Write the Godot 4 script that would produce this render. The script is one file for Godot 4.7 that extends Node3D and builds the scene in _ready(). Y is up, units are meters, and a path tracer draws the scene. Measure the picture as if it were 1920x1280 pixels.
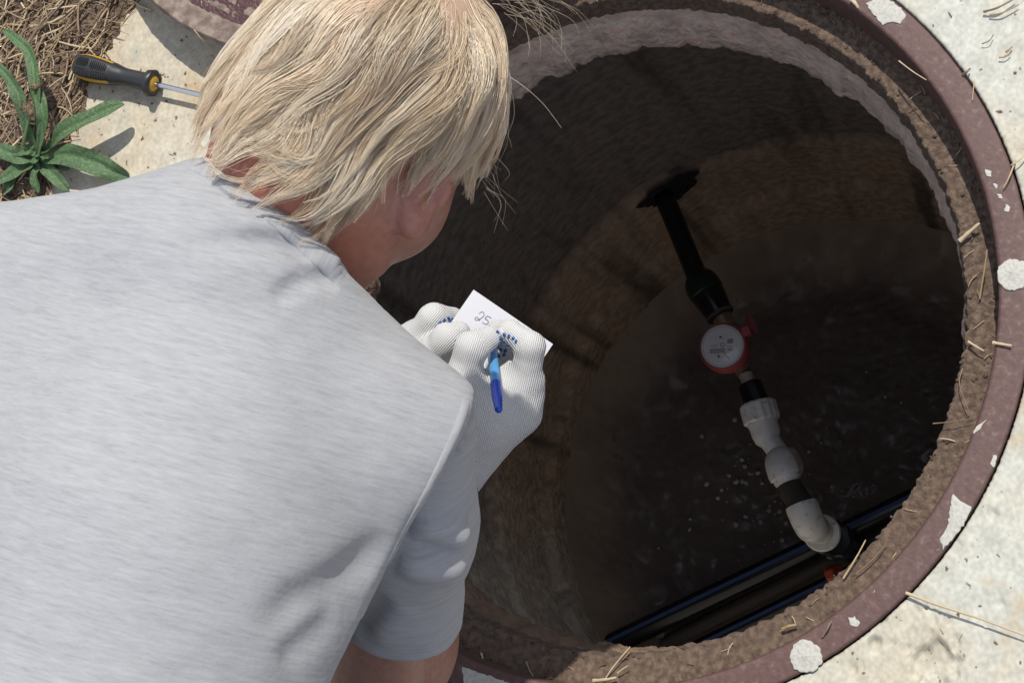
extends Node3D

# ---------------------------------------------------------------- helpers
class MB:                                   # collects one mesh
	var v := PackedVector3Array()
	var n := PackedVector3Array()
	var uv := PackedVector2Array()
	var c := PackedColorArray()
	var i := PackedInt32Array()
	func tri(a: int, b: int, d: int) -> void:
		i.append(a); i.append(b); i.append(d)
	func quad(a: int, b: int, d: int, e: int) -> void:
		tri(a, b, d); tri(a, d, e)
	# points: rows of equal length; out points away from the surface when rows x columns turns that way (flip turns it)
	func sheet(rows: Array, closed := false, flip := false, cols := []) -> void:
		var base := v.size()
		var w: int = rows[0].size()
		for r in rows.size():
			for k in w:
				v.append(rows[r][k])
				if not cols.is_empty():
					c.append(cols[r][k])
		for r in rows.size() - 1:
			for k in (w if closed else w - 1):
				var a := base + r * w + k
				var b := base + r * w + (k + 1) % w
				var d := base + (r + 1) * w + (k + 1) % w
				var e := base + (r + 1) * w + k
				if flip:
					quad(a, e, d, b)
				else:
					quad(a, b, d, e)
	func tube(path: Array, radii: Array, sides := 10, caps := true, col := Color(0, 0, 0, 0), squash := 1.0) -> void:
		var rows := []
		var up := Vector3(0.13, 0.97, 0.21)
		var t0: Vector3 = (path[1] - path[0]).normalized()
		if absf(t0.dot(up)) > 0.9:
			up = Vector3(0.9, 0.1, 0.4)
		var side := t0.cross(up).normalized()
		var cr := []
		for k in path.size():
			var t: Vector3 = (path[mini(k + 1, path.size() - 1)] - path[maxi(k - 1, 0)]).normalized()
			side = (side - t * side.dot(t)).normalized()
			var u := side.cross(t)
			var row := []
			var rc := []
			for s in sides:
				var a := TAU * s / sides
				row.append(path[k] + (side * cos(a) + u * sin(a) * squash) * radii[mini(k, radii.size() - 1)])
				rc.append(col)
			rows.append(row)
			cr.append(rc)
		var b := v.size()
		sheet(rows, true, true, cr if col.a > 0.0 else [])
		if caps:
			for e in 2:
				var k0: int = b + (0 if e == 0 else (path.size() - 1) * sides)
				var m := v.size()
				for s in sides:
					v.append(v[k0 + s])
					if col.a > 0.0:
						c.append(col)
				v.append(path[0] if e == 0 else path[path.size() - 1])
				if col.a > 0.0:
					c.append(col)
				for s in sides:
					if e == 0:
						tri(m + sides, m + s, m + (s + 1) % sides)
					else:
						tri(m + sides, m + (s + 1) % sides, m + s)
	# profile of (radius, along) turned round the axis of xf (its y); a repeated point makes a hard edge
	func lathe(profile: Array, xf: Transform3D, sides := 32, a0 := 0.0, a1 := TAU, wob = null) -> void:
		var closed := a1 - a0 > TAU - 0.001
		var part := []
		for k in profile.size() + 1:
			if k == profile.size() or (k > 0 and profile[k] == profile[k - 1]):
				if part.size() > 1:
					var rows := []
					for p in part:
						var row := []
						for s in (sides if closed else sides + 1):
							var a: float = a0 + (a1 - a0) * s / sides
							var r: float = p.x
							if wob:
								r = wob.call(p.x, a, p.y)
							row.append(xf * Vector3(r * cos(a), p.y, r * sin(a)))
						rows.append(row)
					sheet(rows, closed)
				part = []
			if k < profile.size():
				part.append(profile[k])
	func box(at: Transform3D, size: Vector3) -> void:
		for ax in 3:
			for s in [-1.0, 1.0]:
				var nn := Vector3.ZERO
				nn[ax] = s
				var a := Vector3.ZERO
				a[(ax + 1) % 3] = 1.0
				var b := nn.cross(a)
				var k := v.size()
				for q in [[-1, -1], [1, -1], [1, 1], [-1, 1]]:
					v.append(at * ((nn + a * q[0] + b * q[1]) * size * 0.5))
				quad(k, k + 3, k + 2, k + 1)
	func smooth() -> void:
		n.resize(v.size())
		n.fill(Vector3.ZERO)
		for k in range(0, i.size(), 3):
			var f := -(v[i[k + 1]] - v[i[k]]).cross(v[i[k + 2]] - v[i[k]])
			for q in 3:
				n[i[k + q]] += f
		for k in n.size():
			n[k] = n[k].normalized() if n[k].length_squared() > 1e-20 else Vector3.UP

class Field:                                # a signed distance field of joined capsules and ellipsoids
	var kind := PackedInt32Array()
	var a := PackedVector3Array()
	var b := PackedVector3Array()
	var ra := PackedFloat32Array()
	var rb := PackedFloat32Array()
	var kk := PackedFloat32Array()
	var bas: Array[Basis] = []
	var folds := []                         # [points, height, width, middle, reach]
	var unit := 1.0                         # scales the radii given
	var noise: FastNoiseLite
	var noise_amp := 0.0
	func add(k: int, p: Vector3, q: Vector3, r1: float, r2: float, blend: float, bb := Basis()) -> void:
		kind.append(k); a.append(p); b.append(q); ra.append(r1 * unit); rb.append(r2 * unit); kk.append(blend); bas.append(bb)
	func cap(p: Vector3, q: Vector3, r1: float, r2: float, blend := 0.02) -> void:
		add(0, p, q, r1, r2, blend)
	func ell(p: Vector3, r: Vector3, bb := Basis(), blend := 0.02) -> void:
		add(1, p, r, 0, 0, blend, bb.inverse())
	func carve(p: Vector3, q: Vector3, r1: float, r2: float, blend := 0.005) -> void:
		add(2, p, q, r1, r2, blend)
	func cut(p: Vector3, outward: Vector3, blend := 0.005) -> void:
		add(3, p, outward.normalized(), 0, 0, blend)
	func fold(pts: Array, height: float, width: float) -> void:
		var m := Vector3.ZERO
		for p in pts:
			m += p
		m /= pts.size()
		var reach := 0.0
		for p in pts:
			reach = maxf(reach, p.distance_to(m))
		folds.append([PackedVector3Array(pts), height * unit, width * unit, m, reach + width * 2.6])
	func d(p: Vector3) -> float:
		var o := 10.0
		for k in kind.size():
			var e: float
			match kind[k]:
				0, 2:
					var ba := b[k] - a[k]
					var t := clampf((p - a[k]).dot(ba) / maxf(ba.length_squared(), 1e-9), 0.0, 1.0)
					e = p.distance_to(a[k] + ba * t) - lerpf(ra[k], rb[k], t)
				1:
					var l := bas[k] * (p - a[k])
					var k0 := (l / b[k]).length()
					var k1 := (l / (b[k] * b[k])).length()
					e = k0 * (k0 - 1.0) / maxf(k1, 1e-6)
				3:
					e = (p - a[k]).dot(b[k])
			var s := kk[k]
			if kind[k] < 2:
				var h := maxf(s - absf(o - e), 0.0) / s
				o = minf(o, e) - h * h * s * 0.25
			else:
				if kind[k] == 2:
					e = -e
				var h2 := maxf(s - absf(o - e), 0.0) / s
				o = maxf(o, e) + h2 * h2 * s * 0.25
		if absf(o) < 0.04:
			for f in folds:
				var reach: float = f[4]
				if p.distance_squared_to(f[3]) < reach * reach:
					var pts: PackedVector3Array = f[0]
					var best := 1e9
					var where := 0.0
					for q in pts.size() - 1:
						var ba2 := pts[q + 1] - pts[q]
						var t2 := clampf((p - pts[q]).dot(ba2) / ba2.length_squared(), 0.0, 1.0)
						var dd := p.distance_squared_to(pts[q] + ba2 * t2)
						if dd < best:
							best = dd
							where = (q + t2) / (pts.size() - 1)
					var w: float = f[2]
					var amp: float = f[1]
					o -= amp * exp(-best / (w * w)) * smoothstep(0.0, 0.3, where) * smoothstep(0.0, 0.3, 1.0 - where)
			if noise:
				o -= noise_amp * noise.get_noise_3dv(p)
		return o
	func grad(p: Vector3, e := 0.0015) -> Vector3:
		return Vector3(d(p + Vector3(e, 0, 0)) - d(p - Vector3(e, 0, 0)), d(p + Vector3(0, e, 0)) - d(p - Vector3(0, e, 0)), d(p + Vector3(0, 0, e)) - d(p - Vector3(0, 0, e))) / (2.0 * e)
	func onto(p: Vector3, lift := 0.0) -> Vector3:
		for k in 5:
			var g := grad(p)
			p -= g * (d(p) - lift) / maxf(g.length_squared(), 0.05)
		return p

# surface nets of a field inside a box
func nets(m: MB, f: Field, lo: Vector3, hi: Vector3, h: float, hole := AABB()) -> void:
	var nb := Vector3i(((hi - lo) / (h * 4.0)).ceil())
	var n := nb * 4
	var sx := 1
	var sy := n.x + 1
	var sz := (n.x + 1) * (n.y + 1)
	var vals := PackedFloat32Array()
	vals.resize(sz * (n.z + 1))
	vals.fill(1e9)
	var vid := PackedInt32Array()
	vid.resize(vals.size())
	vid.fill(-1)
	var cells := PackedInt32Array()
	var holey := hole.size.x > 0.0
	for bz in nb.z:
		for by in nb.y:
			for bx in nb.x:
				var mid := lo + Vector3(bx * 4 + 2, by * 4 + 2, bz * 4 + 2) * h
				if absf(f.d(mid)) > h * 4.6 + 0.008:
					continue
				for z in range(bz * 4, bz * 4 + 5):
					for y in range(by * 4, by * 4 + 5):
						for x in range(bx * 4, bx * 4 + 5):
							var at := x + y * sy + z * sz
							if vals[at] > 1e8:
								vals[at] = f.d(lo + Vector3(x, y, z) * h)
				for z in range(bz * 4, bz * 4 + 4):
					for y in range(by * 4, by * 4 + 4):
						for x in range(bx * 4, bx * 4 + 4):
							cells.append(x + y * sy + z * sz)
	var off := [0, sx, sy, sx + sy, sz, sz + sx, sz + sy, sz + sx + sy]
	var cor := [Vector3(0, 0, 0), Vector3(1, 0, 0), Vector3(0, 1, 0), Vector3(1, 1, 0), Vector3(0, 0, 1), Vector3(1, 0, 1), Vector3(0, 1, 1), Vector3(1, 1, 1)]
	var edges := [[0, 1], [2, 3], [4, 5], [6, 7], [0, 2], [1, 3], [4, 6], [5, 7], [0, 4], [1, 5], [2, 6], [3, 7]]
	for at in cells:
		var pos := 0
		for k in 8:
			if vals[at + off[k]] > 0.0:
				pos += 1
		if pos == 0 or pos == 8:
			continue
		var sum := Vector3.ZERO
		var cnt := 0
		for e in edges:
			var va := vals[at + off[e[0]]]
			var vb := vals[at + off[e[1]]]
			if (va > 0.0) != (vb > 0.0):
				var pa: Vector3 = cor[e[0]]
				sum += pa.lerp(cor[e[1]], va / (va - vb))
				cnt += 1
		var z0 := at / sz
		var y0 := (at - z0 * sz) / sy
		var x0 := at - z0 * sz - y0 * sy
		var p := lo + (Vector3(x0, y0, z0) + sum / cnt) * h
		if holey and hole.has_point(p):
			continue
		var g := f.grad(p)
		var gl := maxf(g.length_squared(), 0.05)
		p -= (g * f.d(p) / gl).limit_length(h * 0.7)
		vid[at] = m.v.size()
		m.v.append(p)
		m.n.append(g.normalized())
	var dirs := [[sx, sy, sz], [sy, sz, sx], [sz, sx, sy]]
	for at in cells:
		if vid[at] < 0:
			continue
		var v0 := vals[at]
		for dd in dirs:
			var v1 := vals[at + dd[0]]
			if (v0 > 0.0) == (v1 > 0.0) or v1 > 1e8:
				continue
			var q: int = at - dd[1]
			var r: int = at - dd[1] - dd[2]
			var s: int = at - dd[2]
			if q < 0 or r < 0 or s < 0 or vid[q] < 0 or vid[r] < 0 or vid[s] < 0:
				continue
			if v0 > 0.0:
				m.quad(vid[at], vid[q], vid[r], vid[s])
			else:
				m.quad(vid[at], vid[s], vid[r], vid[q])

func obj(called: String, m: MB, mat: Material, parent: Node3D = self) -> MeshInstance3D:
	if m.n.size() != m.v.size():
		m.smooth()
	var arr := []
	arr.resize(Mesh.ARRAY_MAX)
	arr[Mesh.ARRAY_VERTEX] = m.v
	arr[Mesh.ARRAY_NORMAL] = m.n
	if m.uv.size() == m.v.size():
		arr[Mesh.ARRAY_TEX_UV] = m.uv
	if m.c.size() == m.v.size():
		arr[Mesh.ARRAY_COLOR] = m.c
	arr[Mesh.ARRAY_INDEX] = m.i
	var me := ArrayMesh.new()
	me.add_surface_from_arrays(Mesh.PRIMITIVE_TRIANGLES, arr)
	me.surface_set_material(0, mat)
	var o := MeshInstance3D.new()
	o.mesh = me
	o.name = numbered(called, parent)
	parent.add_child(o, true)
	return o

func numbered(called: String, parent: Node) -> String:
	if not parent.has_node(called):
		return called
	var k := 1
	while parent.has_node("%s_%03d" % [called, k]):
		k += 1
	return "%s_%03d" % [called, k]

func tag(o: Node, label: String, category: String, group := "", kind := "") -> Node:
	if label: o.set_meta("label", label)
	if category: o.set_meta("category", category)
	if group: o.set_meta("group", group)
	if kind: o.set_meta("kind", kind)
	return o

func setting(o: Node) -> Node:
	o.set_meta("kind", "structure")
	return o

func thing(called: String, label: String, category: String, at := Vector3.ZERO, group := "") -> Node3D:
	var o := Node3D.new()
	o.name = numbered(called, self)
	add_child(o, true)
	o.position = at
	tag(o, label, category, group)
	return o

# moves a mesh built in world coordinates under a thing whose base is elsewhere
func part(called: String, m: MB, mat: Material, parent: Node3D) -> MeshInstance3D:
	var base := Vector3.ZERO
	var q: Node = parent
	while q is Node3D and q != self:
		base += (q as Node3D).position
		q = q.get_parent()
	if base != Vector3.ZERO:
		for k in m.v.size():
			m.v[k] -= base
	return obj(called, m, mat, parent)

func noise(sd: int, freq: float, octaves := 4, type := FastNoiseLite.TYPE_SIMPLEX_SMOOTH) -> FastNoiseLite:
	var f := FastNoiseLite.new()
	f.seed = sd
	f.frequency = freq
	f.noise_type = type
	f.fractal_octaves = octaves
	f.fractal_type = FastNoiseLite.FRACTAL_FBM if octaves > 1 else FastNoiseLite.FRACTAL_NONE
	return f

func lin(r: float, g: float, b: float) -> Color:
	return Color(r, g, b).linear_to_srgb()

func ramp_tex(f: FastNoiseLite, stops: Array, size := 512) -> NoiseTexture2D:
	var t := NoiseTexture2D.new()
	t.width = size; t.height = size; t.seamless = true; t.seamless_blend_skirt = 0.15; t.noise = f
	var g := Gradient.new()
	var offs := PackedFloat32Array()
	var cols := PackedColorArray()
	for s in stops:
		offs.append(s[0]); cols.append(s[1])
	g.offsets = offs; g.colors = cols
	t.color_ramp = g
	return t

func bump_tex(f: FastNoiseLite, strength := 4.0, size := 512) -> NoiseTexture2D:
	var t := NoiseTexture2D.new()
	t.width = size; t.height = size; t.seamless = true; t.seamless_blend_skirt = 0.15; t.noise = f
	t.as_normal_map = true; t.bump_strength = strength
	return t

func mat(col: Color, rough := 0.8, metal := 0.0) -> StandardMaterial3D:
	var m := StandardMaterial3D.new()
	m.albedo_color = col; m.roughness = rough; m.metallic = metal
	return m

func rough_mat(tex: Texture2D, bump: Texture2D, per_metre: float, rough := 0.9, bump_scale := 1.0, world := true) -> StandardMaterial3D:
	var m := mat(Color.WHITE, rough)
	m.albedo_texture = tex
	m.uv1_triplanar = true
	m.uv1_world_triplanar = world
	m.uv1_scale = Vector3.ONE * per_metre
	if bump:
		m.normal_enabled = true
		m.normal_texture = bump
		m.normal_scale = bump_scale
	return m

var rng := RandomNumberGenerator.new()
func rnd(a := 0.0, b := 1.0) -> float:
	return rng.randf_range(a, b)

func smoothed(pts: Array, per := 6) -> Array:
	var o := []
	for k in pts.size() - 1:
		for s in per:
			o.append(pts[k].cubic_interpolate(pts[k + 1], pts[maxi(k - 1, 0)], pts[mini(k + 2, pts.size() - 1)], float(s) / per))
	o.append(pts[pts.size() - 1])
	return o

func frame(at: Vector3, y: Vector3) -> Transform3D:
	y = y.normalized()
	var x := y.cross(Vector3(0.3, 0.2, 0.93)).normalized()
	return Transform3D(Basis(x, y, x.cross(y)), at)

const SUN := Vector3(0.1503, 0.8605, -0.4868)
const RI := 0.3473
const RL := 0.3184
const RN := 0.3083
const DROP := 0.0411
const NECK := 0.1646
var M := {}

func _ready() -> void:
	rng.seed = 7
	# ------------------------------------------------------------ camera, sky, sun
	var cam := Camera3D.new()
	cam.transform = Transform3D(Basis(Vector3(0.9419, -0.3359, 0.0000), Vector3(0.0724, 0.2029, -0.9765), Vector3(0.3280, 0.9198, 0.2155)), Vector3(0.4301, 1.4673, 0.3734))
	cam.fov = 22.6199
	cam.near = 0.05
	cam.far = 200.0
	cam.name = "camera"
	add_child(cam)
	var we := WorldEnvironment.new()
	var env := Environment.new()
	env.background_mode = Environment.BG_SKY
	var sky := Sky.new()
	var sm := ProceduralSkyMaterial.new()
	sm.sky_top_color = Color(0.565, 0.595, 0.655)
	sm.sky_horizon_color = Color(0.79, 0.80, 0.82)
	sm.sky_curve = 0.15
	sm.ground_bottom_color = Color(0.35, 0.31, 0.27)
	sm.ground_horizon_color = Color(0.55, 0.52, 0.48)
	sm.sky_energy_multiplier = 1.30
	sm.ground_energy_multiplier = 0.5
	sky.sky_material = sm
	env.sky = sky
	env.tonemap_mode = Environment.TONE_MAPPER_LINEAR
	env.tonemap_exposure = 1.20
	env.sdfgi_enabled = true
	env.ssao_enabled = true
	env.ssil_enabled = true
	we.environment = env
	we.name = "environment"
	add_child(we)
	var sun := DirectionalLight3D.new()
	sun.light_energy = 1.33
	sun.light_color = Color(1.0, 0.98, 0.945)
	sun.light_angular_distance = 0.5
	sun.shadow_enabled = true
	sun.name = "sun"
	add_child(sun)
	sun.look_at_from_position(SUN * 10.0, Vector3.ZERO, Vector3.FORWARD)
	materials()
	ground()
	well()
	plumbing()
	small_things()
	person()

func materials() -> void:
	var soft := noise(11, 0.02, 5)
	var fine := noise(12, 0.12, 4)
	var grain := noise(13, 0.3, 2)
	var b_fine := bump_tex(fine, 5.0)
	var b_soft := bump_tex(soft, 8.0)
	M.b_fine = b_fine
	# plastic frame and lid
	M.maroon = rough_mat(ramp_tex(noise(21, 0.06, 6), [[0.2, lin(0.098, 0.046, 0.039)], [0.5, lin(0.114, 0.057, 0.049)], [0.7, lin(0.128, 0.068, 0.059)], [0.85, lin(0.18, 0.112, 0.096)]]), b_fine, 3.5, 0.66, 0.08)
	M.maroon_dark = rough_mat(ramp_tex(noise(22, 0.03, 6), [[0.3, lin(0.075, 0.028, 0.026)], [0.6, lin(0.095, 0.038, 0.034)], [0.72, lin(0.11, 0.055, 0.048)], [0.85, lin(0.28, 0.22, 0.18)]]), b_fine, 4.0, 0.33, 0.3)
	M.lid_dirt = rough_mat(ramp_tex(noise(23, 0.025, 5), [[0.25, lin(0.15, 0.105, 0.085)], [0.5, lin(0.22, 0.165, 0.135)], [0.75, lin(0.33, 0.26, 0.205)]]), b_soft, 4.0, 0.9, 0.6)
	# soil and dirt
	M.dirt = rough_mat(ramp_tex(noise(31, 0.05, 5), [[0.2, lin(0.075, 0.048, 0.034)], [0.5, lin(0.130, 0.087, 0.060)], [0.8, lin(0.20, 0.140, 0.098)]]), bump_tex(noise(32, 0.12, 5), 7.0), 4.5, 0.95, 0.4)
	M.soil = rough_mat(ramp_tex(noise(33, 0.06, 5), [[0.2, lin(0.075, 0.048, 0.034)], [0.5, lin(0.17, 0.115, 0.076)], [0.8, lin(0.30, 0.215, 0.145)]]), bump_tex(noise(34, 0.1, 5), 12.0), 4.0, 0.95, 1.0)
	M.neck = rough_mat(ramp_tex(noise(35, 0.018, 6), [[0.25, lin(0.30, 0.23, 0.19)], [0.5, lin(0.43, 0.335, 0.27)], [0.72, lin(0.50, 0.41, 0.345)], [0.8, lin(0.50, 0.33, 0.25)]]), bump_tex(noise(36, 0.05, 5), 9.0), 3.0, 0.92, 0.6)
	M.neck.vertex_color_use_as_albedo = true
	M.cement = rough_mat(ramp_tex(noise(37, 0.07, 4), [[0.2, lin(0.46, 0.44, 0.38)], [0.6, lin(0.57, 0.56, 0.51)]]), b_fine, 6.0, 0.9, 0.15)
	M.pit = rough_mat(ramp_tex(noise(38, 0.03, 5), [[0.25, lin(0.6, 0.57, 0.55)], [0.7, Color.WHITE]]), bump_tex(noise(43, 0.06, 5), 7.0), 3.0, 0.85, 0.35)
	M.pit.vertex_color_use_as_albedo = true
	M.mud = mat(Color.WHITE, 0.25)
	M.mud.vertex_color_use_as_albedo = true
	M.mud.roughness_texture = ramp_tex(noise(39, 0.02, 4), [[0.5, Color(1, 1, 1)], [0.66, Color(0.3, 0.3, 0.3)]])
	M.mud.roughness = 0.9
	M.mud.uv1_triplanar = true
	M.mud.uv1_world_triplanar = true
	M.mud.uv1_scale = Vector3.ONE * 2.0
	M.wet = mat(lin(0.42, 0.40, 0.42), 0.12)  # pale colour stands in for sky glints on the shaft bottom
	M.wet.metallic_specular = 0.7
	# straw in a few tones
	M.straw = []
	for c in [[0.50, 0.37, 0.20], [0.36, 0.25, 0.13], [0.55, 0.45, 0.29], [0.22, 0.15, 0.09]]:
		M.straw.append(mat(lin(c[0], c[1], c[2]), 0.6))
	M.straw_mix = mat(Color.WHITE, 0.7)
	M.straw_mix.vertex_color_use_as_albedo = true
	# plumbing
	M.black_pipe = mat(lin(0.008, 0.009, 0.012), 0.22)
	M.green_black = mat(lin(0.010, 0.022, 0.018), 0.4)
	M.blue_stripe = mat(lin(0.06, 0.10, 0.27), 0.3)
	M.white_pipe = rough_mat(ramp_tex(noise(41, 0.03, 5), [[0.16, lin(0.40, 0.38, 0.33)], [0.3, lin(0.80, 0.80, 0.80)], [0.8, lin(0.88, 0.88, 0.88)]]), null, 3.0, 0.3)
	M.grey_pipe = mat(lin(0.09, 0.075, 0.065), 0.5)
	M.rust = rough_mat(ramp_tex(noise(42, 0.08, 4), [[0.3, lin(0.03, 0.026, 0.02)], [0.7, lin(0.10, 0.085, 0.06)]]), b_fine, 12.0, 0.8, 1.0)
	M.red = mat(lin(0.42, 0.085, 0.095), 0.45)
	M.brass = mat(lin(0.45, 0.36, 0.24), 0.35, 0.8)
	M.clear = mat(Color(1, 1, 1, 0.12), 0.05)
	M.clear.transparency = BaseMaterial3D.TRANSPARENCY_ALPHA
	# screwdriver
	M.rubber = mat(lin(0.020, 0.021, 0.023), 0.42)
	M.yellow = mat(lin(0.62, 0.36, 0.03), 0.4)
	M.steel = mat(lin(0.62, 0.63, 0.65), 0.22, 1.0)
	# plant
	M.leaf = rough_mat(ramp_tex(noise(51, 0.05, 4), [[0.25, lin(0.085, 0.165, 0.062)], [0.55, lin(0.135, 0.245, 0.098)], [0.8, lin(0.22, 0.34, 0.165)]]), bump_tex(noise(52, 0.14, 3), 6.0), 9.0, 0.62, 0.7)
	M.leaf.vertex_color_use_as_albedo = true
	M.leaf.backlight_enabled = true
	M.leaf.backlight = lin(0.05, 0.10, 0.03)
	M.bud = mat(lin(0.22, 0.16, 0.09), 0.9)
	# person
	M.skin = rough_mat(ramp_tex(noise(61, 0.03, 5), [[0.2, lin(0.42, 0.205, 0.150)], [0.5, lin(0.47, 0.245, 0.180)], [0.8, lin(0.52, 0.285, 0.21)]]), bump_tex(noise(62, 0.22, 3), 3.0), 9.0, 0.48, 0.5)
	M.skin.vertex_color_use_as_albedo = true
	M.skin.subsurf_scatter_enabled = true
	M.skin.subsurf_scatter_strength = 0.12
	M.hair = mat(Color.WHITE, 0.32)
	M.hair.metallic_specular = 0.62
	M.hair.vertex_color_use_as_albedo = true
	M.hair.backlight_enabled = true
	M.hair.backlight = lin(0.80, 0.73, 0.62)
	M.scalp = mat(lin(0.40, 0.27, 0.19), 0.8)
	M.cloth = mat(Color.WHITE, 0.95)
	M.cloth.albedo_texture = heather()
	M.cloth.normal_enabled = true
	M.cloth.normal_texture = bump_tex(noise(64, 0.35, 2), 3.0)
	M.cloth.normal_scale = 0.05
	M.cloth.rim_enabled = true
	M.cloth.rim = 0.25
	M.cloth.rim_tint = 0.6
	M.stitch = mat(lin(0.42, 0.43, 0.45), 0.95)
	M.glove = knit()
	M.dots = mat(lin(0.015, 0.085, 0.33), 0.35)
	M.trousers = rough_mat(ramp_tex(noise(66, 0.2, 3), [[0.3, lin(0.03, 0.04, 0.07)], [0.7, lin(0.06, 0.075, 0.11)]]), null, 6.0, 0.95)
	M.shoe = mat(lin(0.03, 0.025, 0.02), 0.6)
	M.paper = mat(lin(0.68, 0.68, 0.72), 0.75)
	M.ink = mat(lin(0.03, 0.03, 0.16), 0.5)
	M.pen_cap = mat(lin(0.010, 0.050, 0.38), 0.25)
	M.pen_clear = mat(Color(0.36, 0.62, 0.82, 0.62), 0.3)
	M.pen_clear.transparency = BaseMaterial3D.TRANSPARENCY_ALPHA
	for k in ["cloth", "maroon", "maroon_dark", "lid_dirt", "dirt", "soil", "cement", "straw_mix", "leaf", "skin", "glove", "paper", "yellow", "dots", "rubber", "bud"]:
		dimmed(M[k])
	for s in M.straw:
		dimmed(s)

func dimmed(m: StandardMaterial3D) -> void:
	m.albedo_color = m.albedo_color.srgb_to_linear() * Color(0.69, 0.69, 0.69)
	m.albedo_color = m.albedo_color.linear_to_srgb()

# grey heather jersey: pale yarn with darker flecks drawn out along the courses
func heather() -> ImageTexture:
	var n := 1024
	var layers := []
	for s in [[71, 128, 0.16, 2], [72, 190, 0.3, 2], [73, 90, 0.05, 3]]:
		var im := noise(s[0], s[2], s[3]).get_image(s[1], n, false, false, true)
		im.resize(n, n, Image.INTERPOLATE_CUBIC)
		layers.append(im.get_data())
	var grain := noise(74, 0.6, 1).get_image(n, n).get_data()
	var out := PackedByteArray()
	out.resize(n * n * 3)
	var a: PackedByteArray = layers[0]
	var b: PackedByteArray = layers[1]
	var c: PackedByteArray = layers[2]
	for k in n * n:
		var t := (a[k] - 128) * 0.056 + (b[k] - 128) * 0.044 + (c[k] - 128) * 0.03 + (grain[k] - 128) * 0.03
		if t < -6.0:
			t *= 1.35
		var l := 170.0 + t
		out[k * 3] = clampi(int(l - 1.0), 0, 255)
		out[k * 3 + 1] = clampi(int(l), 0, 255)
		out[k * 3 + 2] = clampi(int(l + 2.5), 0, 255)
	return ImageTexture.create_from_image(Image.create_from_data(n, n, false, Image.FORMAT_RGB8, out))

# white cotton glove knit: rows of small v stitches
func knit() -> StandardMaterial3D:
	var n := 256
	var out := PackedByteArray()
	out.resize(n * n * 3)
	var h := PackedByteArray()
	h.resize(n * n * 3)
	var wob := noise(81, 0.03, 2)
	for y in n:
		for x in n:
			var fx := fposmod(x / 16.0, 1.0)
			var fy := fposmod(y / 12.8 + absf(fx - 0.5) * 1.2, 1.0)
			var ridge := sin(fx * PI) * (0.55 + 0.45 * sin(fy * PI)) 
			ridge = clampf(ridge + 0.1 * wob.get_noise_2d(x, y), 0.0, 1.0)
			var k := (y * n + x) * 3
			var dirt := 0.88 + 0.12 * ridge  # gaps between the yarn ribs darkened in the colour, as painted shade
			out[k] = int(232 * dirt); out[k + 1] = int(231 * dirt); out[k + 2] = int(229 * dirt)
			for q in 3:
				h[k + q] = int(ridge * 255)
	var m := mat(Color.WHITE, 0.95)
	m.albedo_texture = ImageTexture.create_from_image(Image.create_from_data(n, n, false, Image.FORMAT_RGB8, out))
	var im := Image.create_from_data(n, n, false, Image.FORMAT_RGB8, h)
	im.bump_map_to_normal_map(9.0)
	m.normal_enabled = true
	m.normal_texture = ImageTexture.create_from_image(im)
	m.normal_scale = 0.65
	return m

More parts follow.
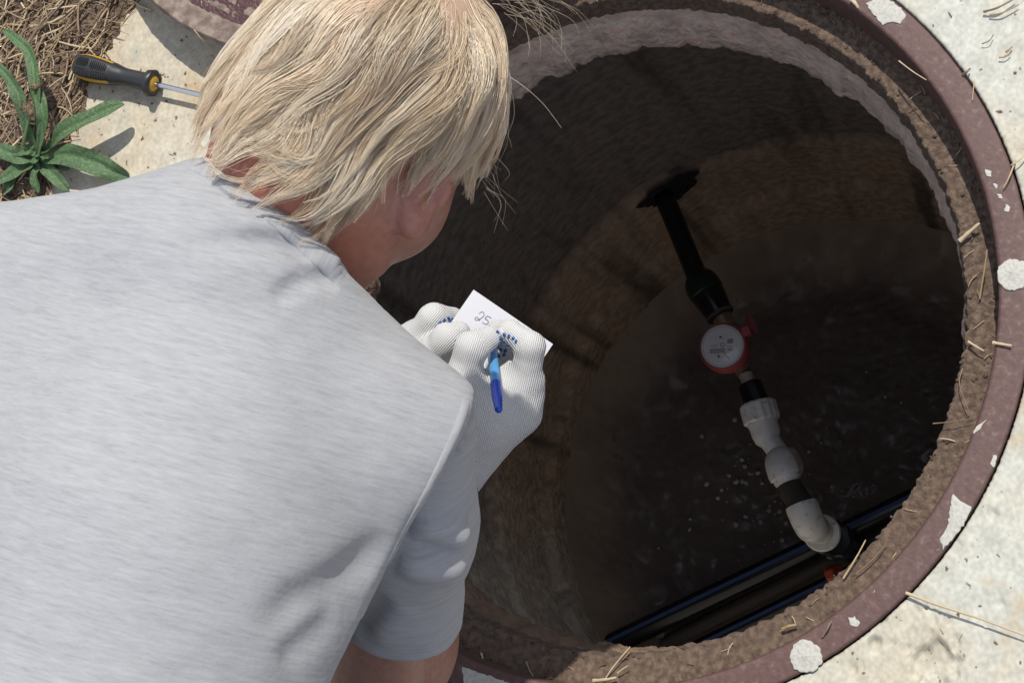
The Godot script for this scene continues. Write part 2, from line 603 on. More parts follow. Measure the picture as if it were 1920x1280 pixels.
func slab_material() -> StandardMaterial3D:
	var n := 1536                               # two metres across
	var bands := []
	for s in [[91, 0.0035, 4], [92, 0.014, 5], [93, 0.06, 4], [94, 0.22, 2], [95, 0.09, 2], [96, 0.008, 5]]:
		bands.append(noise(s[0], s[1], s[2]).get_image(n, n, false, false, false).get_data())
	var b0: PackedByteArray = bands[0]
	var b1: PackedByteArray = bands[1]
	var b2: PackedByteArray = bands[2]
	var b3: PackedByteArray = bands[3]
	var b4: PackedByteArray = bands[4]
	var b5: PackedByteArray = bands[5]
	var out := PackedByteArray()
	out.resize(n * n * 3)
	var h := PackedByteArray()
	h.resize(n * n)
	var rub := PackedFloat32Array()
	for y in n:
		var wz := (y / float(n)) * 2.0 - 1.0
		if absf(wz) > 0.68:
			continue
		for x in n:
			var wx := (x / float(n)) * 2.0 - 1.0
			var k := y * n + x
			var grime := clampf((b0[k] - 95) / 90.0, 0.0, 1.0) * 0.55 + clampf((b1[k] - 120) / 110.0, 0.0, 1.0) * 0.45
			grime = clampf(grime + clampf((-0.25 - wx) * 1.6, 0.0, 0.40), 0.0, 1.0)
			var tan := clampf((b5[k] - 150) / 55.0, 0.0, 1.0) * clampf((b2[k] - 70) / 110.0, 0.0, 1.0)
			var l := 1.0 + (b3[k] - 128) * 0.0007 + (b2[k] - 128) * 0.0007
			var r := lerpf(198.0, 198.0, grime) * l
			var g := lerpf(198.0, 185.0, grime) * l
			var b := lerpf(187.0, 161.0, grime) * l
			r = lerpf(r, 172.0, tan * 0.7); g = lerpf(g, 138.0, tan * 0.7); b = lerpf(b, 98.0, tan * 0.7)
			var bump := 128.0 + (b2[k] - 128) * 0.12 + (b3[k] - 128) * 0.16 + (b1[k] - 128) * 0.06
			# dark specks and pores full of earth, more of them where it is grimy
			var speck := b4[k] * 0.6 + b3[k] * 0.4
			var lim := 196.0 - grime * 6.0
			if b5[k] > 120:
				lim -= 7.0
			if speck > lim:
				var q := clampf((speck - lim) / 9.0, 0.0, 1.0)
				r = lerpf(r, 84.0, q); g = lerpf(g, 64.0, q); b = lerpf(b, 45.0, q)
				bump -= 60.0 * q
			if b5[k] < 56 and b1[k] < 128:       # greyer bare patches
				var q2 := clampf((56 - b5[k]) / 8.0, 0.0, 1.0) * 0.4
				r = lerpf(r, 176.0, q2); g = lerpf(g, 178.0, q2); b = lerpf(b, 164.0, q2)
			out[k * 3] = clampi(int(r), 0, 255); out[k * 3 + 1] = clampi(int(g), 0, 255); out[k * 3 + 2] = clampi(int(b), 0, 255)
			h[k] = clampi(int(bump), 0, 255)
	var m := mat(lin(0.69, 0.69, 0.69), 0.9)
	m.albedo_texture = ImageTexture.create_from_image(Image.create_from_data(n, n, false, Image.FORMAT_RGB8, out))
	var im := Image.create_from_data(n, n, false, Image.FORMAT_L8, h)
	im.convert(Image.FORMAT_RGB8)
	im.bump_map_to_normal_map(1.4)
	m.normal_enabled = true
	m.normal_texture = ImageTexture.create_from_image(im)
	return m

func soil_y(x: float, z: float, r: float, n1: FastNoiseLite, n2: FastNoiseLite, n3: FastNoiseLite) -> float:
	var out_ := clampf((r - 0.632 - 0.012 * n3.get_noise_2d(x * 40.0, z * 40.0)) / 0.05, -1.0, 1.0)
	var lump := n1.get_noise_2d(x * 100.0, z * 100.0)
	return -0.004 + 0.010 * out_ + clampf(out_ + 0.25, 0.0, 1.0) * (0.011 * lump + 0.007 * absf(n2.get_noise_2d(x * 100.0, z * 100.0)))

func ground() -> void:
	var n1 := noise(101, 0.22, 4)
	var n2 := noise(102, 0.6, 3)
	var n3 := noise(103, 0.5, 3)
	var m := MB.new()
	var rows := []
	var radii := []
	var r := 0.60
	while r < 1.0:
		radii.append(r)
		r += 0.0045
	while r < 90.0:
		radii.append(r)
		r *= 1.25
	for rr in radii:
		var row := []
		for k in 960:
			var a := TAU * k / 960.0
			var x: float = rr * cos(a)
			var z: float = rr * sin(a)
			row.append(Vector3(x, soil_y(x, z, minf(rr, 1.2), n1, n2, n3) if rr < 1.5 else 0.004 + 0.02 * n1.get_noise_2d(x, z), z))
		rows.append(row)
	m.sheet(rows, true, true)
	setting(obj("ground", m, M.soil))
	# round concrete cover slab with real dents
	var dents := []
	for q in [[Vector3(0.2771, 0.0000, 0.3291), 0.020, 0.010], [Vector3(0.2292, 0.0000, 0.3119), 0.006, 0.006], [Vector3(0.2866, 0.0000, 0.3374), 0.010, -0.003], [Vector3(0.2105, 0.0000, 0.3337), 0.004, 0.004], [Vector3(0.3324, 0.0000, 0.2073), 0.004, 0.003], [Vector3(0.3109, 0.0000, 0.2078), 0.003, 0.003]]:
		dents.append(q)
	for k in 46:
		var p: Vector3 = Vector3(0.2518, 0.0000, 0.2969) + Vector3(rng.randfn(0, 0.040), 0, rng.randfn(0, 0.022))
		dents.append([p, rnd(0.0018, 0.0034), rnd(0.0014, 0.0032)])
	for k in 30:
		dents.append([Vector3(rnd(0.15, 0.48), 0, rnd(0.0, 0.45)), rnd(0.0016, 0.003), rnd(0.0012, 0.0026)])
	var dn := noise(104, 0.9, 2)
	m = MB.new()
	rows = []
	radii = [0.3765, 0.3766, 0.3771, 0.3785]
	r = 0.381
	while r < 0.652:
		radii.append(r)
		r += 0.0026
	radii.append(0.653); radii.append(0.6535)
	var last := radii.size() - 1
	for q in radii.size():
		var row := []
		for k in 1100:
			var a := TAU * k / 1100.0
			var rr: float = radii[q]
			if q < 4:
				rr += 0.0006 * dn.get_noise_2d(k * 0.8, 3.0)
			var x := rr * cos(a)
			var z := rr * sin(a)
			var y := -0.002 + 0.0007 * n1.get_noise_2d(x * 60.0, z * 60.0)
			if q == 0 or q == last:
				y = -0.09
			elif q == 1:
				y -= 0.004
			elif q == 2 or q == last - 1:
				y -= 0.0015
			row.append(Vector3(x, y, z))
		rows.append(row)
	m.sheet(rows, true, true)
	for d in dents:
		var c: Vector3 = d[0]
		var rad: float = d[1]
		for k in m.v.size():
			var dx := m.v[k].x - c.x
			var dz := m.v[k].z - c.z
			if absf(dx) < rad * 1.5 and absf(dz) < rad * 1.5 and m.v[k].y > -0.02:
				var s := sqrt(dx * dx + dz * dz) / rad * (1.0 + 0.45 * dn.get_noise_2d(m.v[k].x * 90.0, m.v[k].z * 90.0))
				if s < 1.0:
					m.v[k].y -= d[2] * (1.0 - s * s * s)
	for p in m.v:
		m.uv.append(Vector2((p.x + 1.0) * 0.5, (p.z + 1.0) * 0.5))
	setting(obj("concrete_slab", m, slab_material()))
	litter(n1, n2, n3)

func straw(m: MB, at: Vector3, yaw: float, length: float, width: float, bend: float, rise: float, col := Color(0, 0, 0, 0), sides := 4) -> void:
	var d := Vector3(cos(yaw), 0, sin(yaw))
	var s := Vector3(-d.z, 0, d.x)
	var path := []
	for k in 4:
		var t := k / 3.0 - 0.5
		path.append(at + d * length * t + s * bend * length * (t * t - 0.1) + Vector3(0, width + rise * (t + 0.5), 0))
	m.tube(path, [width * 0.8, width, width * 0.85, width * 0.5], sides, true, col, 0.55)

func litter(n1: FastNoiseLite, n2: FastNoiseLite, n3: FastNoiseLite) -> void:
	var m := MB.new()
	var tones := [Color(0.50, 0.37, 0.21), Color(0.36, 0.25, 0.14), Color(0.58, 0.47, 0.31), Color(0.20, 0.13, 0.08), Color(0.28, 0.19, 0.11)]
	var k := 0
	while k < 2700:
		var near := k < 1700
		var p := Vector3(rnd(-0.80, -0.47), 0, rnd(-0.50, -0.10)) if near else Vector3(rnd(-1.2, 1.2), 0, rnd(-1.2, 1.2))
		var r := Vector2(p.x, p.z).length()
		if r < 0.637 or r > 1.3:
			continue
		p.y = soil_y(p.x, p.z, r, n1, n2, n3) + rnd(0.0, 0.003)
		var yaw := rng.randfn(2.2, 0.6) if rnd() < 0.6 else rnd(0, TAU)
		straw(m, p, yaw, rnd(0.010, 0.052) * (1.0 if rnd() < 0.85 else 1.7), 0.0004 + 0.0013 * pow(rnd(), 2.2), rnd(-0.35, 0.35), rnd(-0.004, 0.012), tones[rng.randi() % 5])
		k += 1
	tag(obj("straw_litter", m, M.straw_mix), "dry brown straw and chaff lying over the bare earth beside the slab", "straw", "", "stuff")
	# lumps of earth among the straw
	m = MB.new()
	for q in 420:
		var p2 := Vector3(rnd(-0.80, -0.47), 0, rnd(-0.50, -0.10)) if q < 300 else Vector3(rnd(-1.1, 1.1), 0, rnd(-1.1, 1.1))
		var r2 := Vector2(p2.x, p2.z).length()
		if r2 < 0.64:
			continue
		p2.y = soil_y(p2.x, p2.z, r2, n1, n2, n3) + 0.001
		lump(m, p2, rnd(0.0015, 0.006))
	tag(obj("earth_crumbs", m, M.soil), "loose crumbs of brown earth scattered on the ground", "earth", "", "stuff")

func lump(m: MB, at: Vector3, r: float) -> void:
	var rows := []
	for y in 5:
		var row := []
		for x in 7:
			var a := TAU * x / 7.0
			var e := PI * (0.04 + 0.92 * y / 4.0)
			row.append(at + Vector3(sin(e) * cos(a), cos(e) * 0.75, sin(e) * sin(a)) * r * rnd(0.72, 1.2))
		rows.append(row)
	m.sheet(rows, true)

func well() -> void:
	# ---- maroon frame of the hatch
	var fr := thing("manhole", "round maroon plastic manhole rim set flush in the white concrete", "manhole")
	var m := MB.new()
	var chip := noise(111, 1.4, 4)
	m.lathe([Vector2(0.3752, -0.07), Vector2(0.3752, -0.0022), Vector2(0.3742, -0.0004), Vector2(0.3725, 0.0), Vector2(0.366, 0.0), Vector2(0.358, 0.0), Vector2(RI + 0.0035, 0.0), Vector2(RI + 0.001, -0.001), Vector2(RI, -0.004), Vector2(RI - 0.001, -0.02), Vector2(RI - 0.002, -DROP - 0.02)], Transform3D(), 420, 0.0, TAU, func(r, a, y): return r + 0.0003 * chip.get_noise_3d(cos(a) * 30.0, sin(a) * 30.0, y * 90.0))
	part("rim", m, M.maroon, fr)
	# cement left on the rim: thin crusts with torn edges
	for q in [[[Vector3(0.2478, 0.0000, -0.2586), Vector3(0.2551, 0.0000, -0.2617), Vector3(0.2683, 0.0000, -0.2587), Vector3(0.2783, 0.0000, -0.2500), Vector3(0.2821, 0.0000, -0.2413), Vector3(0.2775, 0.0000, -0.2348), Vector3(0.2691, 0.0000, -0.2365), Vector3(0.2610, 0.0000, -0.2346), Vector3(0.2571, 0.0000, -0.2418), Vector3(0.2517, 0.0000, -0.2488)], 0.0012],
			[[Vector3(0.2997, 0.0000, 0.1894), Vector3(0.3059, 0.0000, 0.1955), Vector3(0.3151, 0.0000, 0.2013), Vector3(0.3074, 0.0000, 0.2166), Vector3(0.2889, 0.0000, 0.2373), Vector3(0.2877, 0.0000, 0.2279), Vector3(0.2944, 0.0000, 0.2161), Vector3(0.2968, 0.0000, 0.2028)], 0.0010],
			[[Vector3(0.2088, 0.0000, 0.2908), Vector3(0.2142, 0.0000, 0.2895), Vector3(0.2184, 0.0000, 0.2954), Vector3(0.2156, 0.0000, 0.2989), Vector3(0.2086, 0.0000, 0.2957)], 0.0008],
			[[Vector3(0.3428, 0.0000, -0.0903), Vector3(0.3467, 0.0000, -0.0884), Vector3(0.3469, 0.0000, -0.0836), Vector3(0.3434, 0.0000, -0.0845)], 0.0006],
			[[Vector3(0.3474, 0.0000, -0.0777), Vector3(0.3526, 0.0000, -0.0757), Vector3(0.3506, 0.0000, -0.0721)], 0.0006],
			[[Vector3(0.3513, 0.0000, -0.0682), Vector3(0.3556, 0.0000, -0.0658), Vector3(0.3549, 0.0000, -0.0621), Vector3(0.3519, 0.0000, -0.0633)], 0.0006],
			[[Vector3(0.3574, 0.0000, -0.0585), Vector3(0.3615, 0.0000, -0.0538), Vector3(0.3600, 0.0000, -0.0501), Vector3(0.3565, 0.0000, -0.0514)], 0.0006],
			[[Vector3(0.3340, 0.0000, 0.1582), Vector3(0.3382, 0.0000, 0.1598), Vector3(0.3338, 0.0000, 0.1699), Vector3(0.3323, 0.0000, 0.1662)], 0.0006],
			[[Vector3(0.3220, 0.0000, 0.1340), Vector3(0.3306, 0.0000, 0.1281), Vector3(0.3249, 0.0000, 0.1369), Vector3(0.3194, 0.0000, 0.1407)], 0.0004],
			[[Vector3(-0.1414, 0.0000, 0.3276), Vector3(-0.1213, 0.0000, 0.3339), Vector3(-0.0932, 0.0000, 0.3436), Vector3(-0.0680, 0.0000, 0.3521), Vector3(-0.0781, 0.0000, 0.3660), Vector3(-0.1237, 0.0000, 0.3659), Vector3(-0.1382, 0.0000, 0.3518)], 0.0009]]:
		part("cement_crust", crust(q[0], q[1]), M.cement, fr)
	for c in [Vector3(0.3601, 0.0000, 0.0052), Vector3(0.1715, 0.0000, 0.3227), Vector3(-0.2436, 0.0000, -0.4277)]:
		var ring := []
		for k in 40:
			var a := TAU * k / 40.0
			ring.append(c + Vector3(cos(a), 0, sin(a)) * 0.0138 * (1.0 + 0.03 * sin(a * 3.0 + c.x * 40.0) + 0.02 * sin(a * 7.0)))
		part("cement_plug", crust(ring, 0.0016, 0.7), M.cement, fr)
	# ---- earth lying on the ledge where the lid sits
	m = MB.new()
	var n1 := noise(112, 0.8, 4)
	var n2 := noise(113, 1.6, 3)
	var rows := []
	var w := 26
	var turn := 1200
	for k in turn:
		var a := TAU * k / turn
		var row := []
		for q in w:
			var t := q / float(w - 1)
			var r := lerpf(RI - 0.0012, RL, minf(t / 0.72, 1.0))
			var y := -DROP
			var dx := cos(a)
			var dz := sin(a)
			var lum := n1.get_noise_3d(dx * r * 100.0, dz * r * 100.0, 4.0)
			var fine := n2.get_noise_3d(dx * r * 100.0, dz * r * 100.0, 9.0)
			y += 0.0011 * lum + 0.0005 * fine
			y += 0.010 * smoothstep(0.0, 1.0, clampf(dz, 0.0, 1.0)) * smoothstep(0.75, 0.0, t)      # heaped up on the near side
			if t > 0.66:
				var s := (t - 0.66) / 0.34
				y -= 0.030 * s * s
				r -= 0.004 * s + 0.0022 * fine * (1.0 - s * 0.5) + 0.0030 * lum
			row.append(Vector3(dx * r, y, dz * r))
		rows.append(row)
	rows.append(rows[0])
	m.sheet(rows, false, true)
	setting(obj("ledge_earth", m, M.dirt))
	m = MB.new()
	for k in 420:
		var a := rnd(0, TAU)
		var r := rnd(RL - 0.002, RI - 0.002)
		lump(m, Vector3(cos(a) * r, -DROP + rnd(-0.001, 0.001) + 0.008 * clampf(sin(a), 0, 1) * (r - RL) / (RI - RL), sin(a) * r), rnd(0.0006, 0.0022))
	tag(obj("ledge_crumbs", m, M.dirt), "small crumbs of earth on the ledge inside the frame", "earth", "", "stuff")
	# ---- neck: rough concrete below the ledge, ending in a broken lower edge, then the underside of the slab
	m = MB.new()
	var n3 := noise(114, 0.16, 5)
	var n4 := noise(115, 0.9, 4)
	rows = []
	turn = 900
	var ncols := []
	for k in turn:
		var a := TAU * k / turn
		var row := []
		var dx := cos(a)
		var dz := sin(a)
		var cc := []
		var ragged := 0.012 * n3.get_noise_2d(dx * 60.0, dz * 60.0) + 0.006 * n4.get_noise_2d(dx * 40.0, dz * 40.0)
		var inset := 0.006 * n3.get_noise_2d(dx * 60.0 + 50.0, dz * 60.0)
		for q in 30:
			var t := q / 24.0
			var r: float
			var y: float
			if q <= 24:
				y = lerpf(-DROP - 0.012, -NECK + ragged, t)
				r = lerpf(RL + 0.004, RN + inset, smoothstep(0.0, 0.8, t)) + 0.0022 * n4.get_noise_3d(dx * 31.0, y * 100.0, dz * 31.0) + 0.002 * n3.get_noise_3d(dx * 31.0, y * 90.0, dz * 31.0)
				r += 0.004 * smoothstep(0.9, 1.0, t)
			else:
				var s := (q - 24) / 5.0
				r = lerpf(RN + inset + 0.006, 0.54, s * s)
				y = -NECK + ragged * (1.0 - s) - 0.008 * s
			row.append(Vector3(dx * r, y, dz * r))
			var soily := smoothstep(-0.1, 0.5, dz - dx * 0.9 + 0.5 * n3.get_noise_3d(dx * 50.0, y * 120.0, dz * 50.0)) if q <= 27 else 0.0
			var cl := Color(1, 1, 1).lerp(Color(0.40, 0.33, 0.27), soily)
			cl.a = 1.0
			cc.append(cl)
		rows.append(row)
		ncols.append(cc)
	rows.append(rows[0])
	ncols.append(ncols[0])
	m.sheet(rows, false, true, ncols)
	setting(obj("neck_wall", m, M.neck))
	# ---- shaft wall of stacked concrete rings, stained and muddy
	m = MB.new()
	rows = []
	var cols := []
	var n5 := noise(116, 0.06, 4)
	var n6 := noise(117, 0.35, 4)
	turn = 420
	for k in turn + 1:
		var a := TAU * (k % turn) / turn
		var row := []
		var cc := []
		var dx := cos(a)
		var dz := sin(a)
		for q in 110:
			var y := lerpf(-0.160, -1.80, q / 109.0)
			var wav := 0.02 * n5.get_noise_2d(dx * 40.0, dz * 40.0)
			var r := 0.50 + 0.004 * n6.get_noise_3d(dx * 50.0, y * 100.0, dz * 50.0) + 0.005 * n5.get_noise_3d(dx * 50.0, y * 100.0, dz * 50.0)
			var joint := absf(y + 1.04 + wav)
			r += 0.014 * exp(-joint * joint / 0.0002)
			if y < -1.3 + wav * 2.0:
				r -= 0.012
			var band := smoothstep(-1.02, -1.08, y + wav)
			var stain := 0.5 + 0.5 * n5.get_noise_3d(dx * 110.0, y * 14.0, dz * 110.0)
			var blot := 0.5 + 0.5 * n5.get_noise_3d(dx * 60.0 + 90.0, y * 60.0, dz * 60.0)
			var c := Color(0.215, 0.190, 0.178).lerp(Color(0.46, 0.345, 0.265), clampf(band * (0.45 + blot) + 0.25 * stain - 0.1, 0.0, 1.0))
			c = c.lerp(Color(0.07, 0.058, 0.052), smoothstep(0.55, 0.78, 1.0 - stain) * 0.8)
			c = c.lerp(Color(0.66, 0.63, 0.58), smoothstep(0.0, 0.45, dz + 0.25 * stain - 0.1) * (0.8 + 0.2 * blot))      # unseen side made paler to bounce sunlight onto the pipes
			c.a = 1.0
			row.append(Vector3(dx * r, y, dz * r))
			cc.append(c)
		rows.append(row)
		cols.append(cc)
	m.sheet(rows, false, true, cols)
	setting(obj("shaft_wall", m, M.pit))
	# ---- wet mud on the bottom
	m = MB.new()
	var n7 := noise(118, 0.10, 4)
	var n8 := noise(119, 0.45, 4)
	rows = []
	cols = []
	for q in 130:
		var r := 0.001 + 0.525 * q / 129.0
		var row := []
		var cc := []
		for k in 360:
			var a := TAU * k / 360.0
			var x := r * cos(a)
			var z := r * sin(a)
			row.append(Vector3(x, floor_y(x, z) + 0.007 * n7.get_noise_2d(x * 60.0, z * 60.0) + 0.0022 * n8.get_noise_2d(x * 100.0, z * 100.0), z))
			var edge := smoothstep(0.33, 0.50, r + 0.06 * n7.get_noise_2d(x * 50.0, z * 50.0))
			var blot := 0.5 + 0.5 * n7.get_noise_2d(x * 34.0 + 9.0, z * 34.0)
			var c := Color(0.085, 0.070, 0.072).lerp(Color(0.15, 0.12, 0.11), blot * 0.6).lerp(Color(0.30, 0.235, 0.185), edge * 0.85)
			c.a = 1.0
			cc.append(c)
		rows.append(row)
		cols.append(cc)
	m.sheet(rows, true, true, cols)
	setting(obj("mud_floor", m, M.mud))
	# lumps coloured pale to stand in for glints on the wet floor
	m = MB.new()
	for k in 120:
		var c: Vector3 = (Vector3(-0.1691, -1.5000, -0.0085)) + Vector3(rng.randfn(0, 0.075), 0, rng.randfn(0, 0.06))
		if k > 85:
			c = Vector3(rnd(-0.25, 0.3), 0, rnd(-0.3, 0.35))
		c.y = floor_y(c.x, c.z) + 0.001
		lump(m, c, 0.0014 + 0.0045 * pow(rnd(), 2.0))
	tag(obj("pale_glint_clods", m, M.wet), "small lumps on the shaft bottom, coloured pale to stand in for glints", "mud", "", "stuff")

func floor_y(x: float, z: float) -> float:
	var r := sqrt(x * x + z * z)
	return -1.50 - 0.10 * x + 0.06 * z + 0.09 * pow(clampf((r - 0.36) / 0.15, 0.0, 1.2), 2.0)

func crust(outline: Array, thick: float, dome := 0.4) -> MB:
	var m := MB.new()
	var mid := Vector3.ZERO
	for p in outline:
		mid += p
	mid /= outline.size()
	var edge := []
	for k in outline.size():                    # torn edge: each side broken into short uneven steps
		var a: Vector3 = outline[k]
		var b: Vector3 = outline[(k + 1) % outline.size()]
		var steps := maxi(1, int(a.distance_to(b) / 0.0022))
		for s in steps:
			edge.append(a.lerp(b, float(s) / steps) + Vector3(rnd(-1, 1), 0, rnd(-1, 1)) * 0.0008)
	var rows := []
	for r in [[1.0, 0.0], [0.985, 0.7], [0.94, 1.0], [0.75, 1.05], [0.5, 1.1], [0.2, 1.1 + dome]]:
		var row := []
		for p in edge:
			row.append(mid + (p - mid) * r[0] + Vector3(0, 0.0002 + thick * r[1] * (rnd(0.8, 1.15) if r[1] > 0.8 else 1.0), 0))
		rows.append(row)
	var last := []
	for p in edge:
		last.append(mid + Vector3(0, 0.0002 + thick * (1.1 + dome), 0))
	rows.append(last)
	m.sheet(rows, true, false)
	var up := 0.0
	m.smooth()
	for q in m.n:
		up += q.y
	if up < 0.0:
		for k in range(0, m.i.size(), 3):
			var t := m.i[k + 1]
			m.i[k + 1] = m.i[k + 2]
			m.i[k + 2] = t
		m.smooth()
	return m

func bend(a: Vector3, b: Vector3, c: Vector3, r: float) -> Array:     # from a round the corner b towards c
	var o := [a]
	var p := b + (a - b).normalized() * r
	var q := b + (c - b).normalized() * r
	for k in 9:
		var t := k / 8.0
		o.append(p.lerp(b, t).lerp(b.lerp(q, t), t))
	o.append(c)
	return o

func collar(m: MB, a: Vector3, b: Vector3, r: float, bevel := 0.0025, ribs := 0) -> void:
	var l := a.distance_to(b)
	m.lathe([Vector2(0.0, 0.0), Vector2(r - bevel, 0.0), Vector2(r - bevel, 0.0), Vector2(r, bevel), Vector2(r, bevel), Vector2(r, l * 0.5), Vector2(r, l - bevel), Vector2(r, l - bevel), Vector2(r - bevel, l), Vector2(r - bevel, l), Vector2(0.0, l)], frame(a, b - a), 48, 0.0, TAU, func(rr, an, _y): return rr * (1.0 + (0.045 * signf(sin(an * ribs)) if ribs > 0 and rr > r * 0.8 else 0.0)))

func plumbing() -> void:
	var wallp: Vector3 = Vector3(-0.2099, -1.0756, -0.4538)
	# near-black disc proud of the wall, painted as the dark of the inlet hole
	var m := MB.new()
	var rows := []
	var inward := Vector3(-wallp.x, 0, -wallp.z).normalized()
	var s := inward.cross(Vector3.UP)
	for q in 5:
		var row := []
		for k in 34:
			var a := TAU * k / 34.0
			var r: float = [0.050, 0.043, 0.038, 0.026, 0.0][q] * (1.0 + 0.16 * sin(a * 3.0 + 1.0) + 0.10 * sin(a * 7.0) + rnd(-0.14, 0.14))
			row.append(wallp + (s * cos(a) + Vector3.UP * sin(a) * 0.8) * r + inward * [0.006, 0.009, 0.004, 0.0035, 0.003][q])
		rows.append(row)
	m.sheet(rows, true, true)
	tag(obj("painted_wall_hole", m, mat(lin(0.013, 0.010, 0.009), 0.95)), "near-black disc painted as the dark hole where the inlet pipe leaves the shaft wall", "pipe seal")
	# inlet, meter, white outlet: one run of pipe fixed together
	var a0: Vector3 = Vector3(-0.2204, -1.0750, -0.4476)
	var a1: Vector3 = Vector3(-0.1723, -1.0900, -0.3106)
	var a2: Vector3 = Vector3(-0.1445, -1.0900, -0.2589)
	var dial: Vector3 = Vector3(-0.1266, -1.0550, -0.1853)
	var c0: Vector3 = Vector3(-0.0986, -1.0900, -0.1466)
	var c1: Vector3 = Vector3(-0.0879, -1.0900, -0.1166)
	var u0: Vector3 = Vector3(-0.0818, -1.0900, -0.0995)
	var u1: Vector3 = Vector3(-0.0745, -1.0900, -0.0683)
	var u2: Vector3 = Vector3(-0.0685, -1.0900, -0.0490)
	var e0: Vector3 = Vector3(-0.0344, -1.0900, 0.0043)
	var pipe := thing("inlet_pipe", "black plastic inlet pipe running from the shaft wall to the water meter", "pipe", a0)
	m = MB.new()
	m.tube([a0 + inward * -0.03, a0.lerp(a1, 0.3), a1], [0.0165], 24)
	part("tube", m, M.black_pipe, pipe)
	m = MB.new()
	var ax := (a2 - a1).normalized()
	m.lathe([Vector2(0.0, 0.0), Vector2(0.019, 0.0), Vector2(0.026, 0.010), Vector2(0.0285, 0.022), Vector2(0.0285, 0.034), Vector2(0.0285, 0.034), Vector2(0.027, 0.036)], frame(a1, ax), 40)
	part("coupling_nut", m, M.green_black, pipe)
	m = MB.new()
	m.lathe([Vector2(0.0265, 0.034), Vector2(0.0265, 0.040), Vector2(0.024, 0.060), Vector2(0.0215, 0.076), Vector2(0.0215, 0.076), Vector2(0.0, 0.076)], frame(a1, ax), 40)
	part("coupling_body", m, M.black_pipe, pipe)
	m = MB.new()
	collar(m, a1 + ax * 0.074, a1 + ax * 0.080, 0.0235, 0.001)
	part("ring", m, M.grey_pipe, pipe)
	# meter
	var wm := thing("water_meter", "water meter with a white printed dial in a red plastic housing", "water meter", dial)
	m = MB.new()
	var up := frame(dial, Vector3.UP)
	m.lathe([Vector2(0.0, -0.070), Vector2(0.024, -0.066), Vector2(0.031, -0.05), Vector2(0.033, -0.034), Vector2(0.033, -0.034), Vector2(0.0, -0.034)], up, 40)
	m.tube([a1 + ax * 0.079, dial + Vector3(0, -0.045, 0), c0], [0.0125], 20)
	collar(m, a1 + ax * 0.080, a1 + ax * 0.105, 0.016, 0.002, 0)
	part("body", m, M.brass, wm)
	m = MB.new()
	m.lathe([Vector2(0.035, -0.036), Vector2(0.0385, -0.030), Vector2(0.0385, -0.012), Vector2(0.036, -0.004), Vector2(0.036, -0.004), Vector2(0.0335, -0.003), Vector2(0.0335, -0.006), Vector2(0.0335, -0.006), Vector2(0.0, -0.006)], up, 48)
	part("housing", m, M.red, wm)
	m = MB.new()
	var face := []
	for r in [0.0335, 0.0325, 0.031, 0.02, 0.01, 0.0005]:
		var row := []
		for k in 48:
			var an := TAU * k / 48.0
			row.append(dial + Vector3(cos(an) * r, -0.0036 if r < 0.032 else -0.0042, sin(an) * r))
		face.append(row)
	m.sheet(face, true)
	m.smooth()
	for p in m.v:
		m.uv.append(Vector2((p.x - dial.x) / 0.068 + 0.5, (p.z - dial.z) / 0.068 + 0.5))
	var dm := mat(Color.WHITE, 0.4)
	dm.albedo_texture = dial_print()
	part("dial", m, dm, wm)
	m = MB.new()
	m.lathe([Vector2(0.0345, -0.004), Vector2(0.0345, 0.0), Vector2(0.0325, 0.003), Vector2(0.025, 0.005), Vector2(0.012, 0.006), Vector2(0.0, 0.0063)], up, 48)
	part("glass", m, M.clear, wm)
	# hinge and the flap that stands open
	var hinge: Vector3 = Vector3(-0.0893, -1.0620, -0.2058)
	m = MB.new()
	m.box(frame(hinge, Vector3.UP), Vector3(0.012, 0.012, 0.014))
	part("hinge", m, M.red, wm)
	m = MB.new()
	var fl := []
	var away := (hinge - dial); away.y = 0.0; away = away.normalized()
	var sd := away.cross(Vector3.UP)
	for r in [0.018, 0.0165, 0.015, 0.0]:
		var row := []
		for k in 28:
			var an := TAU * k / 28.0
			row.append(hinge + away * (0.008 + r * 0.35 * (1.0 + cos(an))) + sd * r * sin(an) + Vector3(0, 0.006 + r * 0.55 * (1.0 + cos(an)) + (0.001 if r < 0.016 else 0.003), 0))
		fl.append(row)
	m.sheet(fl, true)
	part("flap", m, mat(lin(0.20, 0.05, 0.06), 0.4), wm)
	# outlet
	var ot := thing("white_outlet_pipe", "white plastic pipe with union nut and three elbows leaving the meter", "pipe", u0)
	m = MB.new()
	collar(m, c0, c0.lerp(c1, 0.6), 0.011, 0.001)
	part("spigot", m, mat(lin(0.42, 0.38, 0.33), 0.5), ot)
	m = MB.new()
	collar(m, c0.lerp(c1, 0.5), u0, 0.0185, 0.003, 3)
	part("black_nut", m, M.black_pipe, ot)
	m = MB.new()
	collar(m, u0, u1, 0.0275, 0.003, 14)
	part("union_nut", m, M.white_pipe, ot)
	m = MB.new()
	var w := u1.lerp(u2, 1.3)
	m.tube([u1, u1.lerp(u2, 0.25), u1.lerp(u2, 0.9), w, w.lerp(e0, 0.12), e0], [0.0240, 0.0225, 0.0225, 0.0205, 0.0160, 0.0160], 30)
	part("sleeve", m, M.white_pipe, ot)
	var e1 := e0 + Vector3(0.0, 0.085, 0.0)
	m = MB.new()
	m.tube(bend(w.lerp(e0, 0.62), e0, e0 + Vector3(0, 0.04, 0), 0.022), [0.0225, 0.0235, 0.0235, 0.0235, 0.0235, 0.0235, 0.0235, 0.0235, 0.0235, 0.0235, 0.0235], 28)
	part("elbow", m, M.white_pipe, ot)
	var dir: Vector3 = (Vector3(-0.0110, -1.0200, 0.0677) - Vector3(-0.0325, -1.0200, 0.0060)).normalized()
	m = MB.new()
